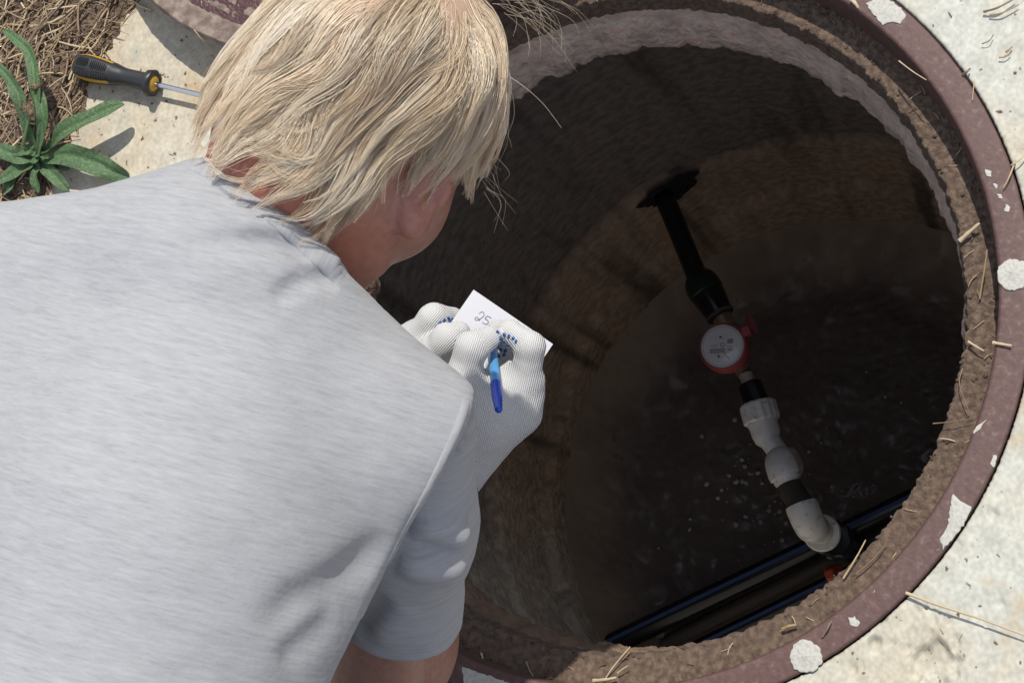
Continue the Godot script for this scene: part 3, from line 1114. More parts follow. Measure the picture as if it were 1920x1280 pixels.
	m.tube(bend(e0 + Vector3(0, 0.04, 0), e1, e1 + dir * 0.026, 0.020), [0.0240, 0.0240, 0.0240, 0.0240, 0.0240, 0.0240, 0.0240, 0.0240, 0.0240, 0.0245, 0.0235], 28)
	part("elbow", m, M.white_pipe, ot)
	var e2: Vector3 = Vector3(0.0060, -1.0050, 0.1011)
	e2.y = e1.y
	m = MB.new()
	m.tube([e1 + dir * 0.020, e1 + dir * 0.033, e1 + dir * 0.036, e2 - dir * 0.028], [0.0200, 0.0200, 0.0165, 0.0165], 24)
	part("tube", m, M.white_pipe, ot)
	m = MB.new()
	var mid := e1 + dir * 0.040
	m.tube([mid - dir * 0.004, mid + dir * 0.004, e2 - dir * 0.030], [0.0170, 0.0190, 0.0185], 22)
	part("tape_wrap", m, M.rust, ot)
	m = MB.new()
	m.tube(bend(e2 - dir * 0.033, e2, e2 + Vector3(0, -0.055, 0), 0.026), [0.0235, 0.0245, 0.0240, 0.0240, 0.0240, 0.0240, 0.0240, 0.0240, 0.0240, 0.0225, 0.0215], 28)
	part("elbow", m, M.white_pipe, ot)
	m = MB.new()
	var fy := e2 + Vector3(0, -0.055, 0)
	m.tube([fy, fy + Vector3(0, -0.06, 0)], [0.0168], 24)
	m.lathe([Vector2(0.0, 0.0), Vector2(0.024, 0.0), Vector2(0.028, 0.003), Vector2(0.0285, 0.010), Vector2(0.0265, 0.012), Vector2(0.0265, 0.012), Vector2(0.017, 0.011)], frame(fy + Vector3(0, -0.062, 0), Vector3.UP), 40)
	part("flange", m, M.white_pipe, ot)
	# saddle on the main
	var sad := thing("saddle_clamp", "black saddle clamp joining the white outlet to the main below", "clamp", fy)
	m = MB.new()
	m.tube([fy + Vector3(0, -0.06, 0), fy + Vector3(0, -0.40, 0)], [0.021], 24)
	collar(m, fy + Vector3(0, -0.15, 0), fy + Vector3(0, -0.2, 0), 0.03, 0.003, 8)
	part("riser", m, M.black_pipe, sad)
	m = MB.new()
	collar(m, Vector3(-0.0071, -1.2500, 0.1534), Vector3(0.0081, -1.2400, 0.1496), 0.0135, 0.002, 6)
	part("red_cap", m, mat(lin(0.34, 0.05, 0.025), 0.5), sad)
	# mains along the bottom
	for q in [[Vector3(-0.4458, -1.4000, 0.2654), Vector3(0.1528, -1.4000, 0.0041), 0.0195, "upper"], [Vector3(-0.2993, -1.4000, 0.2779), Vector3(0.2011, -1.4000, 0.0525), 0.0160, "lower"]]:
		var a: Vector3 = q[0]
		var b: Vector3 = q[1]
		var d := (b - a).normalized()
		a -= d * 0.12
		var mp := thing("main_pipe", "thick black main with a blue stripe, the %s of the pair low in the shaft" % q[3], "pipe", a, "black mains in the shaft")
		m = MB.new()
		m.tube([a, a.lerp(b, 0.5), b], [q[2]], 32)
		part("tube", m, M.black_pipe, mp)
		m = MB.new()
		var side := d.cross(Vector3.UP).normalized()
		var st := []
		for e in 5:
			var an := -0.45 + e * 0.085
			var o: Vector3 = (Vector3.UP * cos(an) + side * sin(an)) * (q[2] + 0.0006)
			st.append([a + o, a.lerp(b, 0.5) + o, b + o])
		m.sheet(st, false, true)
		part("blue_stripe", m, M.blue_stripe, mp)
	var gp := thing("grey_pipe", "thin dull grey pipe lying between the two black mains", "pipe", Vector3(-0.3961, -1.4600, 0.2768))
	m = MB.new()
	m.tube([Vector3(-0.3933, -1.4500, 0.2772), Vector3(-0.0346, -1.4500, 0.1122), Vector3(0.1818, -1.4500, 0.0125)], [0.013], 24)
	part("tube", m, M.grey_pipe, gp)
	m = MB.new()
	var pb: Vector3 = Vector3(-0.3370, -1.4400, 0.2272)
	lump(m, pb, 0.012)
	tag(obj("pebble", m, mat(lin(0.30, 0.27, 0.25), 0.8)), "small pale round pebble lying beside the mains in the shaft", "pebble")

# worn print on the dial: lines of small marks, a counter window, a round mark
func dial_print() -> ImageTexture:
	var n := 192
	var im := Image.create(n, n, false, Image.FORMAT_RGB8)
	im.fill(Color(0.93, 0.94, 0.96))
	var ink := Color(0.33, 0.35, 0.42)
	var pale := Color(0.58, 0.60, 0.66)
	for q in [[44, 88, 34, 4], [44, 96, 28, 3], [98, 60, 10, 3], [112, 96, 30, 4], [60, 128, 22, 3], [100, 126, 30, 3]]:
		var x: int = q[0]
		while x < q[0] + q[2]:
			im.fill_rect(Rect2i(x, q[1], 3, q[3]), pale)
			x += 5
	im.fill_rect(Rect2i(118, 66, 26, 20), Color(0.55, 0.56, 0.68))
	im.fill_rect(Rect2i(40, 106, 66, 18), ink)
	im.fill_rect(Rect2i(43, 109, 60, 12), Color(0.74, 0.75, 0.78))
	for k in 8:
		im.fill_rect(Rect2i(45 + k * 7, 111, 4, 8), pale)
	im.fill_rect(Rect2i(118, 106, 22, 14), Color(0.68, 0.70, 0.80))
	for y in n:
		for x in n:
			var r := Vector2(x - 96, y - 90).length()
			if r > 7.0 and r < 10.0:
				im.set_pixel(x, y, ink)
			if Vector2(x - 88, y - 54).length() < 6.0:
				im.set_pixel(x, y, Color(0.30, 0.22, 0.12))
			if Vector2(x - 78, y - 140).length() < 6.0 or (absi(x - y + 28) < 3 and x > 104 and x < 124):
				im.set_pixel(x, y, ink)
			var e := Vector2(x - 96, y - 96).length()
			if e > 86.0 and e < 88.0:
				im.set_pixel(x, y, pale)
	return ImageTexture.create_from_image(im)

func small_things() -> void:
	lid()
	screwdriver()
	plant()
	stalks()

func lid() -> void:
	var c := Vector3(-0.257, 0.0, -0.557)
	var t := thing("manhole_cover", "maroon round manhole cover coated with dried dirt, lying beside the opening", "manhole cover", c)
	t.rotation = Vector3(0.01, 0, -0.012)
	var n1 := noise(121, 0.5, 4)
	var m := MB.new()
	var wob := func(r, a, y): return r + 0.0012 * n1.get_noise_3d(cos(a) * 40.0, sin(a) * 40.0, y * 200.0)
	m.lathe([Vector2(0.0, 0.012), Vector2(0.283, 0.012), Vector2(0.287, 0.014), Vector2(0.289, 0.020), Vector2(0.289, 0.034), Vector2(0.287, 0.037), Vector2(0.287, 0.037), Vector2(0.293, 0.039), Vector2(0.2945, 0.043), Vector2(0.2945, 0.046), Vector2(0.2935, 0.049), Vector2(0.2935, 0.049)], Transform3D(), 400, 0.0, TAU, wob)
	obj("rim", m, M.lid_dirt, t)
	m = MB.new()
	var rows := []
	for q in 22:
		var row := []
		for k in 400:
			var a := TAU * k / 400.0
			var r := lerpf(0.3, 0.2735, q / 21.0) + 0.0018 * n1.get_noise_2d(cos(a) * 60.0, sin(a) * 60.0 + q)
			var y := 0.058 + 0.0016 * n1.get_noise_2d(r * 100.0 * cos(a), r * 100.0 * sin(a))
			if q == 0:
				y = 0.049
			elif q == 1:
				y -= 0.003
			elif q > 18:
				y -= (q - 18) * 0.0012
			row.append(Vector3(cos(a) * r, y, sin(a) * r))
		rows.append(row)
	m.sheet(rows, true)
	obj("dirty_border", m, M.lid_dirt, t)
	m = MB.new()
	m.lathe([Vector2(0.279, 0.048), Vector2(0.279, 0.0548), Vector2(0.274, 0.0555), Vector2(0.24, 0.0552), Vector2(0.1, 0.0552), Vector2(0.0, 0.0552)], Transform3D(), 200)
	obj("plate", m, M.maroon_dark, t)
	# cakes of dried dirt thinning out over the plate
	m = MB.new()
	for k in 46:
		var a := 2.35 + rng.randfn(0.0, 0.45)
		var r := 0.272 - absf(rng.randfn(0, 0.010))
		cake(m, Vector3(cos(a) * r, 0.0553, sin(a) * r), rnd(0.003, 0.009), rnd(0.0006, 0.0014))
	obj("dried_dirt", m, M.lid_dirt, t).set_meta("kind", "stuff")

func cake(m: MB, at: Vector3, r: float, h: float) -> void:
	var ph := rnd(0, TAU)
	var el := rnd(0.5, 1.0)
	var rows := []
	for q in 4:
		var row := []
		for k in 16:
			var a := TAU * k / 16.0
			var rr: float = r * [1.0, 0.94, 0.6, 0.05][q] * (1.0 + 0.28 * sin(a * 2.0 + ph) + 0.16 * sin(a * 5.0 + ph * 2.0))
			row.append(at + Vector3(cos(a) * rr, h * [0.0, 0.8, 1.0, 1.05][q], sin(a) * rr * el).rotated(Vector3.UP, ph))
		rows.append(row)
	m.sheet(rows, true)

func screwdriver() -> void:
	var a: Vector3 = Vector3(-0.5796, 0.0165, -0.3038)
	var b: Vector3 = Vector3(-0.4857, 0.0155, -0.2711)
	var ax := (b - a).normalized()
	var l := a.distance_to(b)
	var t := thing("screwdriver", "black and yellow rubber grip screwdriver lying on the concrete slab", "screwdriver", a)
	var side := ax.cross(Vector3.UP).normalized()
	var x := Transform3D(Basis(side, ax, side.cross(ax)), a)
	var prof := [Vector2(0.0, -0.001), Vector2(0.006, 0.0), Vector2(0.0105, 0.003), Vector2(0.0130, 0.008), Vector2(0.0142, 0.016), Vector2(0.0142, 0.026), Vector2(0.0132, 0.038), Vector2(0.0112, 0.051), Vector2(0.0090, 0.062), Vector2(0.0085, 0.068), Vector2(0.0090, l - 0.008), Vector2(0.0120, l - 0.003)]
	var shape := func(r, an, y): return r * (1.0 + 0.02 * cos(an * 6.0))
	var core := []
	for p in prof:
		core.append(Vector2(maxf(p.x - 0.0002, 0.0), p.y))
	core.append(Vector2(0.0075, l + 0.0005)); core.append(Vector2(0.0, l + 0.002))
	var m := MB.new()
	m.lathe(core, x, 36)
	part("core", m, M.yellow, t)
	# the rubber leaves the butt and a slot on either flank free
	m = MB.new()
	var grip := []
	for k in range(3, prof.size()):
		grip.append(prof[k] + Vector2(0.0005, 0))
	grip[0] = Vector2(0.0126, 0.0055)
	m.lathe(grip, x, 34, 0.48, PI - 0.72, shape)
	m.lathe(grip, x, 34, PI + 0.1, TAU - 0.25, shape)
	var throat := [Vector2(0.0114, 0.049), Vector2(0.0118, 0.052), Vector2(0.0096, 0.062), Vector2(0.0091, 0.068), Vector2(0.0096, l - 0.008), Vector2(0.0126, l - 0.004), Vector2(0.0126, l - 0.004)]
	m.lathe(throat, x, 36)
	part("grip", m, M.rubber, t)
	m = MB.new()
	m.lathe([Vector2(0.0118, l - 0.006), Vector2(0.0138, l - 0.004), Vector2(0.0148, l - 0.002), Vector2(0.0148, l + 0.0015), Vector2(0.0138, l + 0.003), Vector2(0.0138, l + 0.003), Vector2(0.0095, l + 0.0035), Vector2(0.009, l + 0.0015)], x, 8)
	part("collar", m, M.rubber, t)
	m = MB.new()
	m.lathe([Vector2(0.009, l + 0.001), Vector2(0.0085, l + 0.003), Vector2(0.005, l + 0.0048), Vector2(0.0, l + 0.005)], x, 32)
	part("collar_face", m, M.yellow, t)
	m = MB.new()
	m.lathe([Vector2(0.0028, l + 0.004), Vector2(0.0028, l + 0.098), Vector2(0.0028, l + 0.098), Vector2(0.0024, l + 0.1), Vector2(0.0024, l + 0.1), Vector2(0.0, l + 0.1)], Transform3D(x.basis, x.origin).translated_local(Vector3.ZERO), 6)
	var sh := part("shaft", m, M.steel, t)
	sh.name = "shaft"
	# four pads of fine pimples
	for q in [[0.010, 0.024, 0.95], [0.011, 0.025, 1.75], [0.030, 0.047, 0.92], [0.029, 0.047, 1.68]]:
		m = MB.new()
		for iy in 9:
			for ia in 8:
				var fy := iy / 8.0
				var fa := ia / 7.0 - 0.5
				if absf(fa) > 0.36 and (iy == 0 or iy == 8):
					continue
				var y: float = lerpf(q[0], q[1], fy)
				var an: float = q[2] + fa * 0.56
				var r := 0.0
				for k in prof.size() - 1:
					if y >= prof[k].y and y <= prof[k + 1].y:
						r = lerpf(prof[k].x, prof[k + 1].x, (y - prof[k].y) / (prof[k + 1].y - prof[k].y)) + 0.0005
				var c := x * Vector3(cos(an) * r, y, sin(an) * r)
				var nn := x.basis * Vector3(cos(an), 0, sin(an))
				m.lathe([Vector2(0.00085, -0.0004), Vector2(0.0007, 0.0006), Vector2(0.0, 0.0009)], frame(c, nn), 6)
		part("grip_pad", m, mat(lin(0.012, 0.012, 0.013), 0.5), t)

func leaf(spine: Array, width: float, fold_: float, twist := 0.0, wave := 0.0) -> MB:
	var p := smoothed(spine, 8)
	var m := MB.new()
	var rows := []
	var cols := []
	var n := p.size()
	var ph := rnd(0, TAU)
	for k in n:
		var t := k / float(n - 1)
		var d: Vector3 = (p[mini(k + 1, n - 1)] - p[maxi(k - 1, 0)]).normalized()
		var s := d.cross(Vector3.UP).normalized().rotated(d, twist * t)
		var u := s.cross(d)
		var w := width * (0.34 + 0.66 * smoothstep(0.05, 0.5, t)) * sqrt(maxf(1.0 - pow(maxf(t - 0.55, 0.0) / 0.45, 2.2), 0.0)) * 0.5
		w = maxf(w, 0.0003)
		var row := []
		var cr := []
		for q in 9:
			var f := (q - 4) / 4.0
			var lift := fold_ * w * absf(f) - 0.35 * fold_ * w * f * f
			lift += 1.8 * wave * w * sin(t * 17.0 + ph + f * 2.0) * absf(f)
			var groove := -0.05 * width * exp(-f * f * 40.0)
			row.append(p[k] + s * w * f + u * (lift + groove))
			var tint := 1.0 if q == 4 else 0.80 - 0.10 * absf(sin(t * 26.0 + absf(f) * 5.0)) - rnd(0.0, 0.08)
			cr.append(Color(tint * 0.96, tint, tint * 0.92, 1.0))
		rows.append(row)
		cols.append(cr)
	m.sheet(rows, false, false, cols)
	var under := []                             # the leaf has a thickness
	for r in rows.size():
		var row := []
		for q in 9:
			row.append(rows[r][q] - Vector3(0, 0.0006, 0))
		under.append(row)
	m.sheet(under, false, true, cols)
	return m

func plant() -> void:
	var base: Vector3 = Vector3(-0.6250, 0.0040, -0.2114)
	var t := thing("weed", "green rosette weed with long hairy leaves growing at the slab edge", "plant", base)
	var b := base + Vector3(0, 0.012, 0)
	var list := [
		[[b, Vector3(-0.6058, 0.0400, -0.2369), Vector3(-0.5999, 0.0550, -0.2656), Vector3(-0.6055, 0.0600, -0.3010), Vector3(-0.6226, 0.0620, -0.3204), Vector3(-0.6455, 0.0550, -0.3371)], 0.0125, 0.5, 0.2, 0.1],
		[[b, Vector3(-0.6164, 0.0300, -0.2151), Vector3(-0.6144, 0.0500, -0.2363), Vector3(-0.6161, 0.0620, -0.2593), Vector3(-0.6257, 0.0660, -0.2767), Vector3(-0.6444, 0.0640, -0.2953)], 0.0150, 0.5, -0.2, 0.15],
		[[b, Vector3(-0.6101, 0.0300, -0.2190), Vector3(-0.5955, 0.0450, -0.2340), Vector3(-0.5967, 0.0500, -0.2541), Vector3(-0.6053, 0.0480, -0.2724)], 0.0130, 0.6, 0.5, 0.1],
		[[b, Vector3(-0.6020, 0.0220, -0.2113), Vector3(-0.5788, 0.0340, -0.2211), Vector3(-0.5509, 0.0360, -0.2299), Vector3(-0.5240, 0.0340, -0.2401), Vector3(-0.5097, 0.0280, -0.2468)], 0.0195, 0.75, -0.25, 0.08],
		[[b, Vector3(-0.6053, 0.0200, -0.2017), Vector3(-0.5762, 0.0270, -0.1991), Vector3(-0.5473, 0.0240, -0.1898), Vector3(-0.5255, 0.0170, -0.1792), Vector3(-0.5105, 0.0100, -0.1727)], 0.0245, 0.55, 0.35, 0.12],
		[[b, Vector3(-0.6116, 0.0160, -0.1954), Vector3(-0.5975, 0.0180, -0.1827), Vector3(-0.5821, 0.0120, -0.1653)], 0.0150, 0.5, 0.0, 0.1],
		[[b, Vector3(-0.6209, 0.0160, -0.1965), Vector3(-0.6213, 0.0180, -0.1841), Vector3(-0.6204, 0.0100, -0.1676)], 0.0140, 0.4, 0.4, 0.1],
		[[b, Vector3(-0.6283, 0.0180, -0.1984), Vector3(-0.6428, 0.0220, -0.1899), Vector3(-0.6784, 0.0160, -0.1779)], 0.0170, 0.5, 0.2, 0.1],
		[[b, Vector3(-0.6265, 0.0240, -0.2040), Vector3(-0.6423, 0.0300, -0.2068), Vector3(-0.6731, 0.0260, -0.2217)], 0.0180, 0.4, -0.2, 0.15],
		[[b, Vector3(-0.6189, 0.0240, -0.2090), Vector3(-0.6253, 0.0300, -0.2096), Vector3(-0.6437, 0.0300, -0.2076)], 0.0120, 0.4, -0.2, 0.15],
		[[b, Vector3(-0.6104, 0.0300, -0.2038), Vector3(-0.5968, 0.0450, -0.2149), Vector3(-0.5895, 0.0550, -0.2281)], 0.0100, 0.6, 0.2, 0.1],
		[[b, Vector3(-0.6055, 0.0120, -0.2019), Vector3(-0.5933, 0.0140, -0.1969), Vector3(-0.5838, 0.0100, -0.1907)], 0.0130, 0.4, 0.2, 0.15],
		[[b, Vector3(-0.6423, 0.0120, -0.1953), Vector3(-0.6517, 0.0160, -0.1809), Vector3(-0.6644, 0.0120, -0.1681)], 0.0140, 0.4, 0.2, 0.15],
		[[b, Vector3(-0.6158, 0.0220, -0.2022), Vector3(-0.6154, 0.0260, -0.1986), Vector3(-0.6222, 0.0240, -0.2000)], 0.0090, 0.5, 0.2, 0.15]]
	for q in list:
		part("leaf", leaf(q[0], q[1], q[2], q[3], q[4]), M.leaf, t)
	var m := MB.new()
	m.tube([base - Vector3(0, 0.01, 0), b, b + Vector3(0.0, 0.02, -0.002), Vector3(-0.6045, 0.0550, -0.2381)], [0.003, 0.003, 0.0022, 0.0012], 8)
	part("stem", m, mat(lin(0.10, 0.17, 0.06), 0.6), t)
	for q in [[Vector3(-0.5987, 0.0570, -0.2671), 0.0045], [Vector3(-0.6081, 0.0560, -0.2435), 0.0058], [Vector3(-0.6122, 0.0580, -0.2474), 0.004], [Vector3(-0.6046, 0.0550, -0.2393), 0.0045]]:
		m = MB.new()
		lump(m, q[0], q[1])
		for k in 12:
			var d := Vector3(rng.randfn(), absf(rng.randfn()) + 0.3, rng.randfn()).normalized()
			m.tube([q[0], q[0] + d * q[1] * 1.1, q[0] + d * q[1] * 1.9 + Vector3(rnd(-1, 1), 0, rnd(-1, 1)) * 0.001], [0.0004, 0.0003, 0.0001], 3)
		part("dry_bud", m, M.bud, t)

func stalk(label: String, path: Array, w: float, tone: int, group := "") -> void:
	var m := MB.new()
	var p := smoothed(path, 5)
	var rad := []
	for k in p.size():
		var t := k / float(p.size() - 1)
		rad.append(w * (1.0 - 0.45 * t) * (1.0 + 0.10 * sin(k * 1.7)))
	m.tube(p, rad, 7, true, Color(0, 0, 0, 0), 0.7)
	for k in m.v.size():
		m.v[k] -= path[0]
	var o := obj("straw_stalk", m, M.straw[tone])
	o.position = path[0]
	tag(o, label, "straw", group)

func stalks() -> void:
	stalk("long pale straw stalk lying on the white slab, one end on the maroon rim", [Vector3(0.2575, 0.0040, 0.2712), Vector3(0.2837, 0.0060, 0.2821), Vector3(0.3173, 0.0070, 0.2941), Vector3(0.3560, 0.0060, 0.3101)], 0.0014, 2)
	stalk("pale golden straw leaning on the rim of the lid", [Vector3(-0.4105, 0.0620, -0.3018), Vector3(-0.4050, 0.0550, -0.2929), Vector3(-0.4040, 0.0350, -0.2890), Vector3(-0.4067, 0.0080, -0.2880)], 0.0007, 0)
	var g := "short straws caught on the manhole frame and ledge"
	var l := -DROP + 0.003
	for q in [["flat pale husk on the ledge at the right side of the opening", [Vector3(0.3146, -0.0360, -0.0384), Vector3(0.3225, -0.0330, -0.0441), Vector3(0.3332, -0.0300, -0.0515)], 0.0024, 2],
			["thin upright straw against the inner wall right of the opening", [Vector3(0.3289, -0.0360, 0.0153), Vector3(0.3348, -0.0220, -0.0048), Vector3(0.3392, -0.0120, -0.0220)], 0.0009, 0],
			["short pale straw lying across the ledge by the water meter side", [Vector3(0.3170, -0.0340, 0.0530), Vector3(0.3241, -0.0320, 0.0587), Vector3(0.3302, -0.0310, 0.0631)], 0.0012, 2],
			["straw wisp sticking out over the dark edge of the opening", [Vector3(0.2833, -0.0340, 0.1236), Vector3(0.3017, -0.0310, 0.1233), Vector3(0.3207, -0.0300, 0.1208)], 0.0006, 3],
			["short pale straw lying flat across the maroon rim at right", [Vector3(0.3397, 0.0010, 0.0629), Vector3(0.3475, 0.0030, 0.0653), Vector3(0.3553, 0.0040, 0.0674)], 0.0016, 2],
			["straw leaning steeply down the ledge below the right side", [Vector3(0.3112, -0.0340, 0.0763), Vector3(0.3080, -0.0300, 0.0910), Vector3(0.3147, -0.0300, 0.1158)], 0.0006, 3],
			["dark straw lying along the gap between rim and slab at right", [Vector3(0.3681, 0.0020, -0.0956), Vector3(0.3626, 0.0060, -0.0805), Vector3(0.3566, 0.0040, -0.0712)], 0.0009, 0],
			["crossed straw resting on the slab edge at the right border", [Vector3(0.3797, 0.0040, -0.1023), Vector3(0.3714, 0.0060, -0.0939), Vector3(0.3640, 0.0040, -0.0906)], 0.0009, 2],
			["thin straw lying across the shaded inner wall at upper right", [Vector3(0.2727, -0.0120, -0.2044), Vector3(0.2852, -0.0040, -0.1896), Vector3(0.2973, 0.0020, -0.1777)], 0.0007, 2],
			["bent golden straw lying on the ledge at the lower right", [Vector3(0.2003, -0.0350, 0.2548), Vector3(0.2123, -0.0340, 0.2373), Vector3(0.2210, -0.0350, 0.2222)], 0.0010, 0],
			["forked brown straw lying by the maroon rim at the lower right", [Vector3(0.2121, -0.0310, 0.2518), Vector3(0.2283, -0.0300, 0.2386), Vector3(0.2397, -0.0310, 0.2251)], 0.0008, 3],
			["long thin straw lying slantwise on the sunlit ledge at the bottom", [Vector3(-0.0186, -0.0300, 0.3444), Vector3(-0.0074, -0.0300, 0.3286), Vector3(0.0070, -0.0360, 0.3106)], 0.0008, 2],
			["thick pale straw piece lying flat at the bottom edge of the picture", [Vector3(-0.0253, -0.0260, 0.3407), Vector3(-0.0132, -0.0240, 0.3399), Vector3(-0.0031, -0.0250, 0.3381)], 0.0019, 2],
			["short straw beside the slanting long one on the bottom ledge", [Vector3(-0.0024, -0.0260, 0.3343), Vector3(0.0026, -0.0260, 0.3306), Vector3(0.0073, -0.0270, 0.3278)], 0.0009, 0],
			["dark twig lying on the maroon rim near the round white plug", [Vector3(0.1860, 0.0020, 0.3065), Vector3(0.1913, 0.0050, 0.2996), Vector3(0.1948, 0.0030, 0.2933)], 0.0010, 3],
			["flat brown chip of straw on the ledge above the round white plug", [Vector3(0.1466, -0.0300, 0.2981), Vector3(0.1529, -0.0270, 0.2956), Vector3(0.1592, -0.0280, 0.2947)], 0.0022, 1],
			["curled root fibre lying on the bottom ledge near the white rim", [Vector3(-0.0904, -0.0300, 0.3230), Vector3(-0.0846, -0.0280, 0.3336), Vector3(-0.0771, -0.0270, 0.3403), Vector3(-0.0652, -0.0280, 0.3375)], 0.0009, 1],
			["pale splinter in the shadow on the ledge at lower left", [Vector3(-0.1346, -0.0310, 0.3147), Vector3(-0.1317, -0.0290, 0.3226), Vector3(-0.1327, -0.0290, 0.3283)], 0.0012, 2],
			["white husk stuck at the top of the rim beside the cement crust", [Vector3(0.2346, 0.0030, -0.2635), Vector3(0.2385, 0.0050, -0.2579), Vector3(0.2409, 0.0030, -0.2538)], 0.0022, 2]]:
		stalk(q[0], q[1], q[2], q[3], g)
	for q in [["dry twig curved over the slab at the top right corner", [Vector3(0.3495, 0.0020, -0.2348), Vector3(0.3621, 0.0060, -0.2353), Vector3(0.3773, 0.0040, -0.2429)], 0.0012, 3],
			["second dry twig just under the curved one at the top right corner", [Vector3(0.3543, 0.0020, -0.2311), Vector3(0.3653, 0.0040, -0.2307), Vector3(0.3800, 0.0030, -0.2369)], 0.0010, 1],
			["thin bent straw on the pale slab right of the rim", [Vector3(0.3464, 0.0020, -0.2051), Vector3(0.3530, 0.0040, -0.2065), Vector3(0.3569, 0.0030, -0.2123)], 0.0006, 3],
			["short brown chip on the slab below the thin bent straw", [Vector3(0.3657, 0.0020, -0.1945), Vector3(0.3690, 0.0030, -0.1962), Vector3(0.3718, 0.0020, -0.1992)], 0.0012, 1],
			["brown straw lying on the slab under the brown chip", [Vector3(0.3600, 0.0020, -0.1904), Vector3(0.3655, 0.0030, -0.1902), Vector3(0.3701, 0.0020, -0.1930)], 0.0008, 1],
			["dark husk wedged in the crack between rim and slab", [Vector3(0.3285, 0.0010, -0.1790), Vector3(0.3325, 0.0050, -0.1800), Vector3(0.3353, 0.0030, -0.1834)], 0.0014, 3],
			["thin straw crossing the maroon rim at right", [Vector3(0.3353, 0.0010, -0.1544), Vector3(0.3370, 0.0040, -0.1640), Vector3(0.3383, 0.0030, -0.1730)], 0.0006, 0]]:
		stalk(q[0], q[1], q[2], q[3], "dry twigs on the slab")
	var m := MB.new()
	var tones := [Color(0.50, 0.37, 0.21), Color(0.36, 0.25, 0.14), Color(0.55, 0.45, 0.31), Color(0.14, 0.09, 0.06)]
	for k in 190:
		var a := rnd(0, TAU)
		var r := rnd(RL - 0.001, RI - 0.003) if k < 75 else rnd(RI, 0.6)
		var on := -DROP + 0.0015 + 0.009 * clampf(sin(a), 0, 1) * (r - RL) / (RI - RL) if r < RI else -0.001
		var big := 1.0 if k < 75 else 0.45
		straw(m, Vector3(cos(a) * r, on, sin(a) * r), rnd(0, TAU), rnd(0.004, 0.014) * big, rnd(0.0003, 0.0008) * (1.0 if k < 75 else 0.7), rnd(-0.4, 0.4), rnd(-0.001, 0.003), tones[rng.randi() % 4])
	tag(obj("chaff", m, M.straw_mix), "tiny bits of straw and chaff scattered on the ledge and slab", "straw", "", "stuff")

const CAMERA := Vector3(0.4301, 1.4673, 0.3734)
const SMALL := 0.93
const HEAD := Transform3D(Basis(Vector3(0.7487, 0.0121, 0.6629) * 0.93, Vector3(0.6619, 0.0436, -0.7483) * 0.93, Vector3(0.0379, -0.9990, -0.0246) * 0.93), Vector3(-0.0281, 0.4735, -0.0239))

# skull, face and neck in the head's own axes: x to its right, y up through the crown, z out of the face
func head_shape(f: Field, t: Transform3D) -> void:
	var b := t.basis
	f.ell(t * Vector3(0, 0.022, -0.014), Vector3(0.077, 0.090, 0.097), b, 0.02)
	f.ell(t * Vector3(0, -0.020, 0.034), Vector3(0.062, 0.082, 0.062), b, 0.03)
	f.ell(t * Vector3(0, -0.045, -0.040), Vector3(0.060, 0.050, 0.058), b, 0.03)
	for s in [-1.0, 1.0]:
		f.cap(t * Vector3(0.058 * s, -0.048, 0.002), t * Vector3(0.050 * s, -0.082, 0.020), 0.018, 0.018, 0.03)
		f.cap(t * Vector3(0.050 * s, -0.082, 0.020), t * Vector3(0.016 * s, -0.112, 0.074), 0.019, 0.016, 0.025)
		f.ell(t * Vector3(0.042 * s, -0.045, 0.062), Vector3(0.026, 0.030, 0.026), b, 0.03)
		f.cap(t * Vector3(0.012 * s, 0.014, 0.092), t * Vector3(0.044 * s, 0.013, 0.076), 0.009, 0.008, 0.018)
		f.carve(t * Vector3(0.026 * s, -0.006, 0.104), t * Vector3(0.038 * s, -0.007, 0.100), 0.016, 0.015, 0.014)
		f.ell(t * Vector3(0.033 * s, -0.006, 0.083), Vector3(0.013, 0.010, 0.010), b, 0.006)
		f.cap(t * Vector3(0.010 * s, -0.046, 0.104), t * Vector3(0.012 * s, -0.046, 0.100), 0.008, 0.008, 0.01)
	f.cap(t * Vector3(0, -0.002, 0.096), t * Vector3(0, -0.042, 0.116), 0.008, 0.011, 0.014)
	f.ell(t * Vector3(0, -0.070, 0.092), Vector3(0.024, 0.006, 0.010), b, 0.008)
	f.ell(t * Vector3(0, -0.081, 0.090), Vector3(0.020, 0.007, 0.010), b, 0.006)
	f.carve(t * Vector3(-0.024, -0.0755, 0.104), t * Vector3(0.024, -0.0755, 0.104), 0.0042, 0.0042, 0.004)
	f.ell(t * Vector3(0, -0.110, 0.076), Vector3(0.022, 0.017, 0.017), b, 0.02)

func ears(f: Field, t: Transform3D) -> void:
	for s in [-1.0, 1.0]:
		var e: Vector3 = t * Vector3(0.0825 * s, -0.014, -0.012)
		var tilt: Basis = t.basis * Basis(Vector3.UP, 0.46 * s) * Basis(Vector3.RIGHT, -0.22)
		f.ell(e, Vector3(0.0078, 0.0285, 0.0155), tilt, 0.005)
		f.ell(e + tilt * Vector3(-0.001 * s, -0.027, 0.006), Vector3(0.0075, 0.012, 0.010), tilt, 0.010)
		f.carve(e + tilt * Vector3(0.0125 * s, 0.012, 0.001), e + tilt * Vector3(0.0125 * s, -0.010, 0.003), 0.0085, 0.0088, 0.005)
		f.ell(e + tilt * Vector3(0.004 * s, 0.001, 0.013), Vector3(0.006, 0.010, 0.004), tilt, 0.004)
		f.cap(e + tilt * Vector3(0.0055 * s, 0.017, -0.006), e + tilt * Vector3(0.0055 * s, -0.008, -0.006), 0.0028, 0.003, 0.004)

func hairy(p: Vector3) -> bool:
	if p.z > 0.05:
		return p.y > 0.05
	if p.z > 0.022:
		return p.y > 0.004
	if absf(p.x) > 0.050 and p.z > -0.042:
		return p.y > 0.016
	return p.y > -0.050

